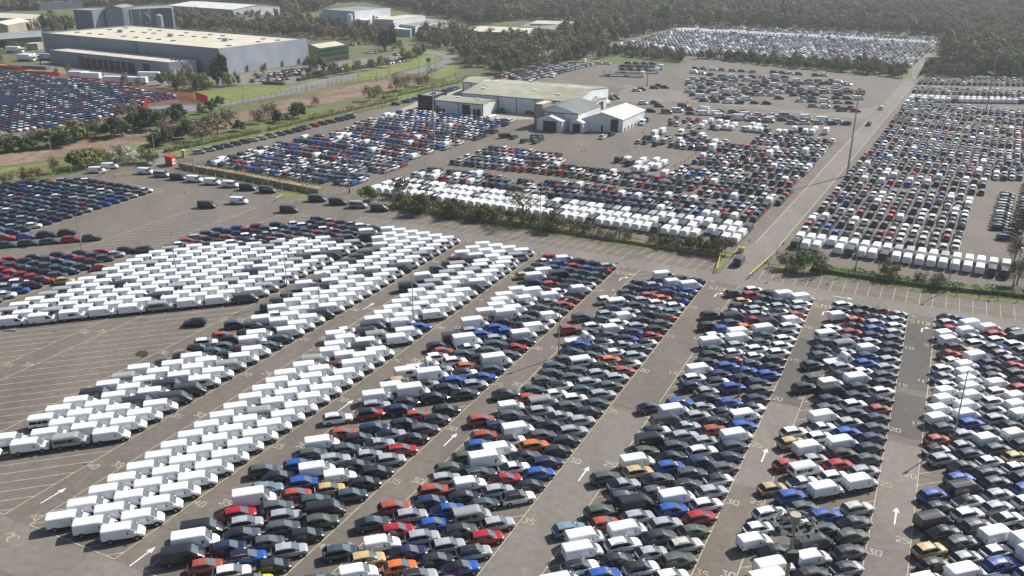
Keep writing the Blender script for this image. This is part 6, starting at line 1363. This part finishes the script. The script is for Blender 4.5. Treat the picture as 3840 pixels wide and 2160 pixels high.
hedge('clipped dark hedge along the office car park', [t00(2250, 612), t00(2576, 548), t00(3000, 470), t00(3150, 420), t00(3200, 385)], 3, 2, 'dark', 8, .3, 10)
# shrubs and trees of the field strip and around the factory
c0 = CR(0, 380, 2.08)
G1 = 'bushes along the brown field strip'
lst = [(40, 395, 'shrub_dark', 1.6), (110, 390, 'shrub_olive', 1.8), (190, 380, 'shrub_dark', 1.5), (262, 370, 'tree_twig', .85), (370, 360, 'shrub_green', 2.2), (430, 358, 'shrub_green', 2.3), (500, 345, 'shrub_dark', 2.0), (560, 320, 'shrub_olive', 2.2), (620, 300, 'shrub_green', 2.3), (690, 285, 'shrub_dark', 1.8), (745, 275, 'shrub_olive', 1.6), (800, 250, 'shrub_twig', 1.6), (900, 280, 'shrub_dark', 2.1), (950, 262, 'shrub_green', 2.0), (1005, 220, 'tree_spring', .75), (960, 130, 'shrub_twig', 1.8), (1050, 150, 'tree_twig', .85), (1110, 215, 'shrub_dark', 2.4), (1170, 225, 'shrub_dark', 2.2), (1230, 180, 'shrub_green', 1.8), (1300, 260, 'shrub_twig', 1.9), (1350, 170, 'shrub_dark', 1.7), (1400, 150, 'shrub_dark', 1.6), (1270, 350, 'shrub_dark', 1.7), (1310, 320, 'tree_twig', .8),
       (440, 560, 'tree_twig', .62), (220, 620, 'shrub_olive', 1.3), (580, 520, 'shrub_green', 1.7), (650, 530, 'shrub_olive', 1.9), (720, 510, 'shrub_green', 1.7), (780, 490, 'shrub_olive', 1.7), (990, 455, 'shrub_blossom', 1.5), (1040, 480, 'shrub_blossom', 1.3), (860, 470, 'shrub_blossom', 1.2), (1150, 480, 'shrub_olive', 1.5), (1200, 490, 'shrub_olive', 1.4), (940, 440, 'shrub_twig', 1.4), (70, 650, 'shrub_twig', 1.2), (300, 600, 'shrub_twig', 1.1), (10, 330, 'shrub_blossom', 1.5), (1090, 440, 'shrub_blossom', 1.0)]
for k, (x, y, kd, s) in enumerate(lst): plant(kd, c0(x, y), s, '%s bush in the left field strip, %s of those from left to right' % (KN[kd.split('_')[1]], ORD[k]), rr, group=G1)
c10 = CR(600, 400, 2.0125)
lst = [(1380, 1050, 'shrub_dark', 1.8), (1420, 1010, 'shrub_twig', 1.9), (1520, 1060, 'shrub_twig', 2.2), (1560, 1000, 'shrub_olive', 2.0), (1640, 1010, 'shrub_twig', 2.4), (1720, 960, 'shrub_twig', 2.1), (1600, 840, 'shrub_dark', 1.3), (1530, 860, 'shrub_olive', 1.4), (1650, 800, 'shrub_dark', 1.2), (1250, 910, 'shrub_dark', 1.4), (1330, 880, 'shrub_dark', 1.5), (1210, 1090, 'shrub_dark', 1.5), (1950, 930, 'shrub_twig', 1.8), (2040, 900, 'shrub_twig', 2.0), (2110, 920, 'shrub_dark', 1.4), (2250, 890, 'shrub_dark', 1.6), (2260, 850, 'shrub_green', 1.5), (1800, 990, 'shrub_dark', 1.2), (2790, 760, 'shrub_twig', 1.9), (2860, 730, 'shrub_olive', 1.5), (2990, 690, 'shrub_twig', 2.2), (3060, 680, 'shrub_twig', 2.0), (3220, 630, 'tree_twig', .55), (3160, 650, 'shrub_twig', 1.5), (2380, 800, 'shrub_twig', 1.2)]
for k, (x, y, kd, s) in enumerate(lst): plant(kd, t00(x, y), s, '%s bush in the rough bank above the boundary hedge, %s rightward' % (KN[kd.split('_')[1]], ORD[k]), rr, group=G1)
lst = [(1680, 640, 'tree_dark', 1.25), (1640, 650, 'tree_dark', .95), (1225, 640, 'tree_green', .8), (1300, 660, 'tree_olive', .9), (1380, 670, 'tree_olive', 1.0), (1470, 675, 'tree_twig', 1.1), (1540, 675, 'tree_green', .9), (1590, 670, 'tree_spring', .7), (1420, 640, 'tree_twig', 1.2), (1720, 650, 'tree_green', .8), (1790, 640, 'tree_olive', .7), (1330, 690, 'tree_dark', .5), (1480, 690, 'tree_dark', .5), (1990, 560, 'tree_twig', .6), (2370, 560, 'tree_olive', 1.0), (2440, 555, 'tree_olive', .9), (2340, 590, 'tree_twig', .8), (2510, 580, 'tree_twig', 1.0), (2620, 560, 'tree_spring', .8), (2700, 545, 'tree_twig', .85), (2800, 530, 'tree_twig', .8), (2880, 505, 'tree_spring', .9), (2930, 510, 'tree_twig', .7), (3040, 460, 'tree_olive', 1.0), (3100, 460, 'tree_spring', .9), (3150, 430, 'tree_green', .9), (3190, 410, 'tree_dark', .5), (2900, 390, 'tree_dark', 1.1), (2960, 380, 'tree_dark', 1.1), (3010, 360, 'tree_spring', .8), (430, 570, 'tree_twig', .5), (520, 560, 'tree_twig', .6), (760, 600, 'tree_twig', .6), (950, 640, 'tree_twig', .7), (1050, 660, 'tree_twig', .6), (10, 470, 'tree_twig', .6), (30, 380, 'shrub_dark', 2.0), (120, 390, 'shrub_olive', 2.0), (340, 230, 'tree_dark', .8), (280, 235, 'tree_twig', 1.0), (400, 240, 'tree_dark', .6), (460, 245, 'tree_twig', .9), (220, 240, 'tree_dark', .5), (500, 240, 'tree_dark', .5)]
for k, (x, y, kd, s) in enumerate(lst): plant(kd, t00(x, y), s, '%s tree near the factory and office, %s of that group rightward' % (KN[kd.split('_')[1]], ORD[k]), rr, group='trees about the factory', cat='tree', name='tree')
lst = [(960, 510, 'tree_twig', .8), (985, 505, 'tree_olive', .7), (930, 470, 'shrub_twig', 2), (1230, 470, 'tree_twig', 1.0), (1320, 430, 'tree_twig', 1.1), (1500, 390, 'column', 1.3), (1545, 385, 'tree_spring', 1.2), (1460, 410, 'column', 1.1), (1180, 560, 'shrub_green', 2.2), (1260, 550, 'shrub_olive', 2.4), (1340, 530, 'shrub_green', 2.2), (1440, 505, 'shrub_olive', 2.4), (1540, 480, 'shrub_blossom', 2.4), (1620, 460, 'shrub_blossom', 2.4), (1690, 450, 'shrub_blossom', 2.2), (1760, 440, 'shrub_dark', 2.4), (1840, 420, 'shrub_dark', 2.4), (2060, 230, 'tree_green', 1.3), (2440, 215, 'tree_green', 2.2), (1850, 250, 'tree_spring', 1.0), (1000, 470, 'shrub_dark', 2.2)]
for k, (x, y, kd, s) in enumerate(lst): plant(kd, t10(x, y), s, '%s tree or bush behind the workshops, %s rightward' % (KN[kd.split('_')[0] if kd == 'column' else kd.split('_')[1]], ORD[k]), rr, group='trees behind the workshops')
lst = [(1900, 540, 'shrub_dark', 2), (2000, 480, 'tree_twig', 1.2), (2080, 420, 'tree_spring', 1.2), (2200, 560, 'tree_green', 1.1), (2400, 560, 'tree_olive', 1.5), (2520, 560, 'tree_green', 1.5), (2130, 190, 'tree_spring', 2.2), (60, 205, 'tree_spring', 1.0), (2300, 350, 'tree_green', 1.4)]
for k, (x, y, kd, s) in enumerate(lst): plant(kd, t20(x, y), s, '%s tree at the edge of the right-hand wood, %s rightward' % (KN[kd.split('_')[1]], ORD[k]), rr, group='trees of the right-hand wood edge')
for k, (x, y, s) in enumerate(((2560, 320, .9), (2500, 520, .7))): plant('tree_twig', t21(x, y), s, 'bare tree overhanging the slanted file at the right edge, %s' % ('upper', 'lower')[k], rr)

# the woods: thousands of crowns nobody could count, scattered as one mass by geometry nodes
wc = bpy.data.collections.new('wood_crowns')
def wood_proto(i, m, h, rx, rz, n, leaf, twig):
    rr = random.Random(50+i); b = leaf_cloud(rr, int(n*1.4), rx, h*.47, h*.5, leaf, 12, twig*.7, mi=0); t_ = MB(); limbs(rr, h, h*.022, 3, rx*.6, t_); b.add(t_.v, t_.f, 1)
    o = bpy.data.objects.new('wood_crown_%d' % i, b.mesh('wood_crown', [m, 'bark'])); wc.objects.link(o)
for i, (m, h, rx, rz, n, leaf, tw) in enumerate((('twig', 12, 4.2, 5, 420, .55, .75), ('twig', 11, 3.8, 4.6, 400, .55, .8), ('olive', 11, 4, 4.6, 420, .6, .5), ('olive', 9, 4, 4, 420, .55, .6), ('green', 10, 4.2, 4.3, 460, .6, .2), ('spring', 9, 3.4, 3.8, 380, .55, .3), ('dark', 9, 3.8, 4.2, 460, .6, .1), ('twig', 9, 4.4, 3.8, 400, .5, .8), ('blossom', 7, 3, 3, 300, .5, .3), ('twig', 13, 4.0, 5.6, 420, .55, .7))): wood_proto(i, m, h, rx, rz, n, leaf, tw)
def scatter(label, polys, step, picks, smin, smax, seed, name='wood', avoid=()):
    rr = random.Random(seed); pts, pk, sc_, ro = [], [], [], []
    for poly in polys:
        xs = [p[0] for p in poly]; ys = [p[1] for p in poly]; y = min(ys); 
        while y < max(ys):
            x = min(xs)
            while x < max(xs):
                q = (x+rr.uniform(-.45, .45)*step, y+rr.uniform(-.45, .45)*step)
                if inside(q, poly):
                    v = pxof(*q)
                    if -150 < v[0] < 3990 and v[1] > -60 and not any(inside(q, a_) for a_ in avoid):
                        zone = .5+.5*math.sin(q[0]*.021+seed)*math.cos(q[1]*.017+1)
                        pts.append((q[0], q[1], 0)); pk.append(rr.choice(picks[:max(2, int(len(picks)*(.45+.55*zone)))])); sc_.append(rr.uniform(smin, smax)*(1.25 if rr.random() < .08 else 1)); ro.append(rr.uniform(0, 6.28))
                x += step
            y += step
    me = bpy.data.meshes.new(name); me.from_pydata(pts, [], [])
    for nm, ty, arr in (('pick', 'INT', pk), ('scl', 'FLOAT', sc_), ('rot', 'FLOAT', ro)): at = me.attributes.new(nm, ty, 'POINT'); at.data.foreach_set('value', arr)
    o = obj(name, me, label=label, cat='woodland', kind='stuff')
    ng = bpy.data.node_groups.new('scatter_crowns', 'GeometryNodeTree'); ng.interface.new_socket('Geometry', in_out='INPUT', socket_type='NodeSocketGeometry'); ng.interface.new_socket('Geometry', in_out='OUTPUT', socket_type='NodeSocketGeometry')
    N_ = ng.nodes; gi = N_.new('NodeGroupInput'); go = N_.new('NodeGroupOutput'); ip = N_.new('GeometryNodeInstanceOnPoints'); ci = N_.new('GeometryNodeCollectionInfo'); ci.inputs['Collection'].default_value = wc; ci.inputs['Separate Children'].default_value = True; ci.inputs['Reset Children'].default_value = True
    def na(nm, ty): a_ = N_.new('GeometryNodeInputNamedAttribute'); a_.data_type = ty; a_.inputs['Name'].default_value = nm; return a_.outputs['Attribute']
    cx = N_.new('ShaderNodeCombineXYZ'); L_ = ng.links
    L_.new(gi.outputs[0], ip.inputs['Points']); L_.new(ci.outputs[0], ip.inputs['Instance']); ip.inputs['Pick Instance'].default_value = True
    L_.new(na('pick', 'INT'), ip.inputs['Instance Index']); L_.new(na('rot', 'FLOAT'), cx.inputs['Z']); L_.new(cx.outputs[0], ip.inputs['Rotation']); L_.new(na('scl', 'FLOAT'), ip.inputs['Scale']); L_.new(ip.outputs[0], go.inputs[0])
    md = o.modifiers.new('scatter', 'NODES'); md.node_group = ng
    print(name, len(pts)); return o
GEN = [0, 1, 7, 0, 2, 9, 3, 1, 2, 6, 4, 5, 2, 8]
far_poly = [t00(-500, 88), t00(0, 92), t00(560, 62), t00(1270, 34), t00(1530, 8), t00(2110, 40), t00(2150, 118), t00(2420, 90), t10(0, 20), t10(250, 12), t10(380, 50), t10(640, 108), t10(860, 150), t10(1000, 195), t10(1400, 150), t10(1800, 155), t10(1740, 230), t10(1560, 330), t10(1640, 395), t10(1900, 345), t10(2060, 320), t10(2576, 205),
            t20(330, 200), t20(700, 215), t20(1500, 256), t20(2085, 296), t20(1960, 385), t20(2000, 520), t20(2240, 565), t20(2576, 575), t20(2900, 590), t20(3200, -8), t20(1000, -8), t10(1000, -8), t00(1000, -8), t00(-500, -8)]
mead = [[t20(250, -12), t20(900, 3), t20(900, 22), t20(300, 14)], [t10(1750, -2), t10(2100, 3), t10(2080, 30), t10(1800, 25)], [t20(1980, -5), t20(2600, -5), t20(2600, 30), t20(1980, 22)]]
scatter('the great budding wood filling the background', [far_poly], 7.0, GEN, .8, 1.25, 1, 'background_wood', mead)
mid = [[t00(1310, 225), t00(1300, 130), t00(1560, 120), t00(2000, 150), t00(2450, 190), t00(2576, 190), t10(0, 175), t10(230, 195), t10(330, 215), t10(420, 330), t10(330, 380), t10(280, 340), t10(60, 320), t10(0, 290), t00(2576, 310), t00(2350, 300), t00(1650, 235)],
       [t00(300, 170), t00(560, 190), t00(560, 230), t00(320, 235)], [t10(560, 330), t10(600, 270), t10(880, 240), t10(1000, 300), t10(1440, 310), t10(1560, 340), t10(1640, 395), t10(1900, 350), t10(2060, 340), t10(1880, 440), t10(1800, 470), t10(1400, 500), t10(1180, 560), t10(1130, 520), t10(960, 500), t10(890, 470), t10(880, 400), t10(780, 370), t10(620, 365)]]
scatter('budding trees between the factories and the road', mid, 7.0, GEN, .6, .95, 2, 'tree_belt')
bel = [[t20(60, 470), t20(150, 440), t20(640, 498), t20(1660, 590), t20(1715, 522), t20(1500, 512), t20(900, 478), t20(300, 430), t20(150, 425)], [t10(1900, 460), t10(2060, 420), t10(2576, 480), t10(2576, 430), t10(2100, 385), t10(1950, 400)], [t20(1810, 545), t20(1860, 590), t20(2240, 590), t20(2240, 540), t20(1900, 510), t20(1830, 500)]]
scatter('dark scrubby belt between the mixed field and the far lot', bel, 4.2, [0, 6, 3, 6, 7, 1, 2], .45, .62, 3, 'scrub_belt')
lb_ = [[t20(1990, 380), t20(2085, 300), t20(2300, 330), t20(2700, 400), t20(2700, 590), t20(2250, 575), t20(2000, 530)]]
scatter('leafy green margin of the right-hand wood', lb_, 7.0, [4, 2, 6, 3, 4, 0], .8, 1.1, 4, 'wood_margin')

# ---------------------------------------------------------------- air
hz = MB(); hz.box(-3400, 3400, -200, 5900, -2, 90); hm = bpy.data.materials.new('haze'); hm.use_nodes = True; hn = hm.node_tree
for q in list(hn.nodes): hn.nodes.remove(q)
ov = hn.nodes.new('ShaderNodeOutputMaterial'); pv = hn.nodes.new('ShaderNodeVolumePrincipled'); pv.inputs['Color'].default_value = (.88, .93, 1, 1); pv.inputs['Density'].default_value = HAZE = .00015; pv.inputs['Anisotropy'].default_value = .3
hn.links.new(pv.outputs[0], ov.inputs['Volume']); M['haze'] = hm
ho = hz.build('haze', 'haze', kind='stuff'); ho['label'] = 'thin spring haze over the whole place'
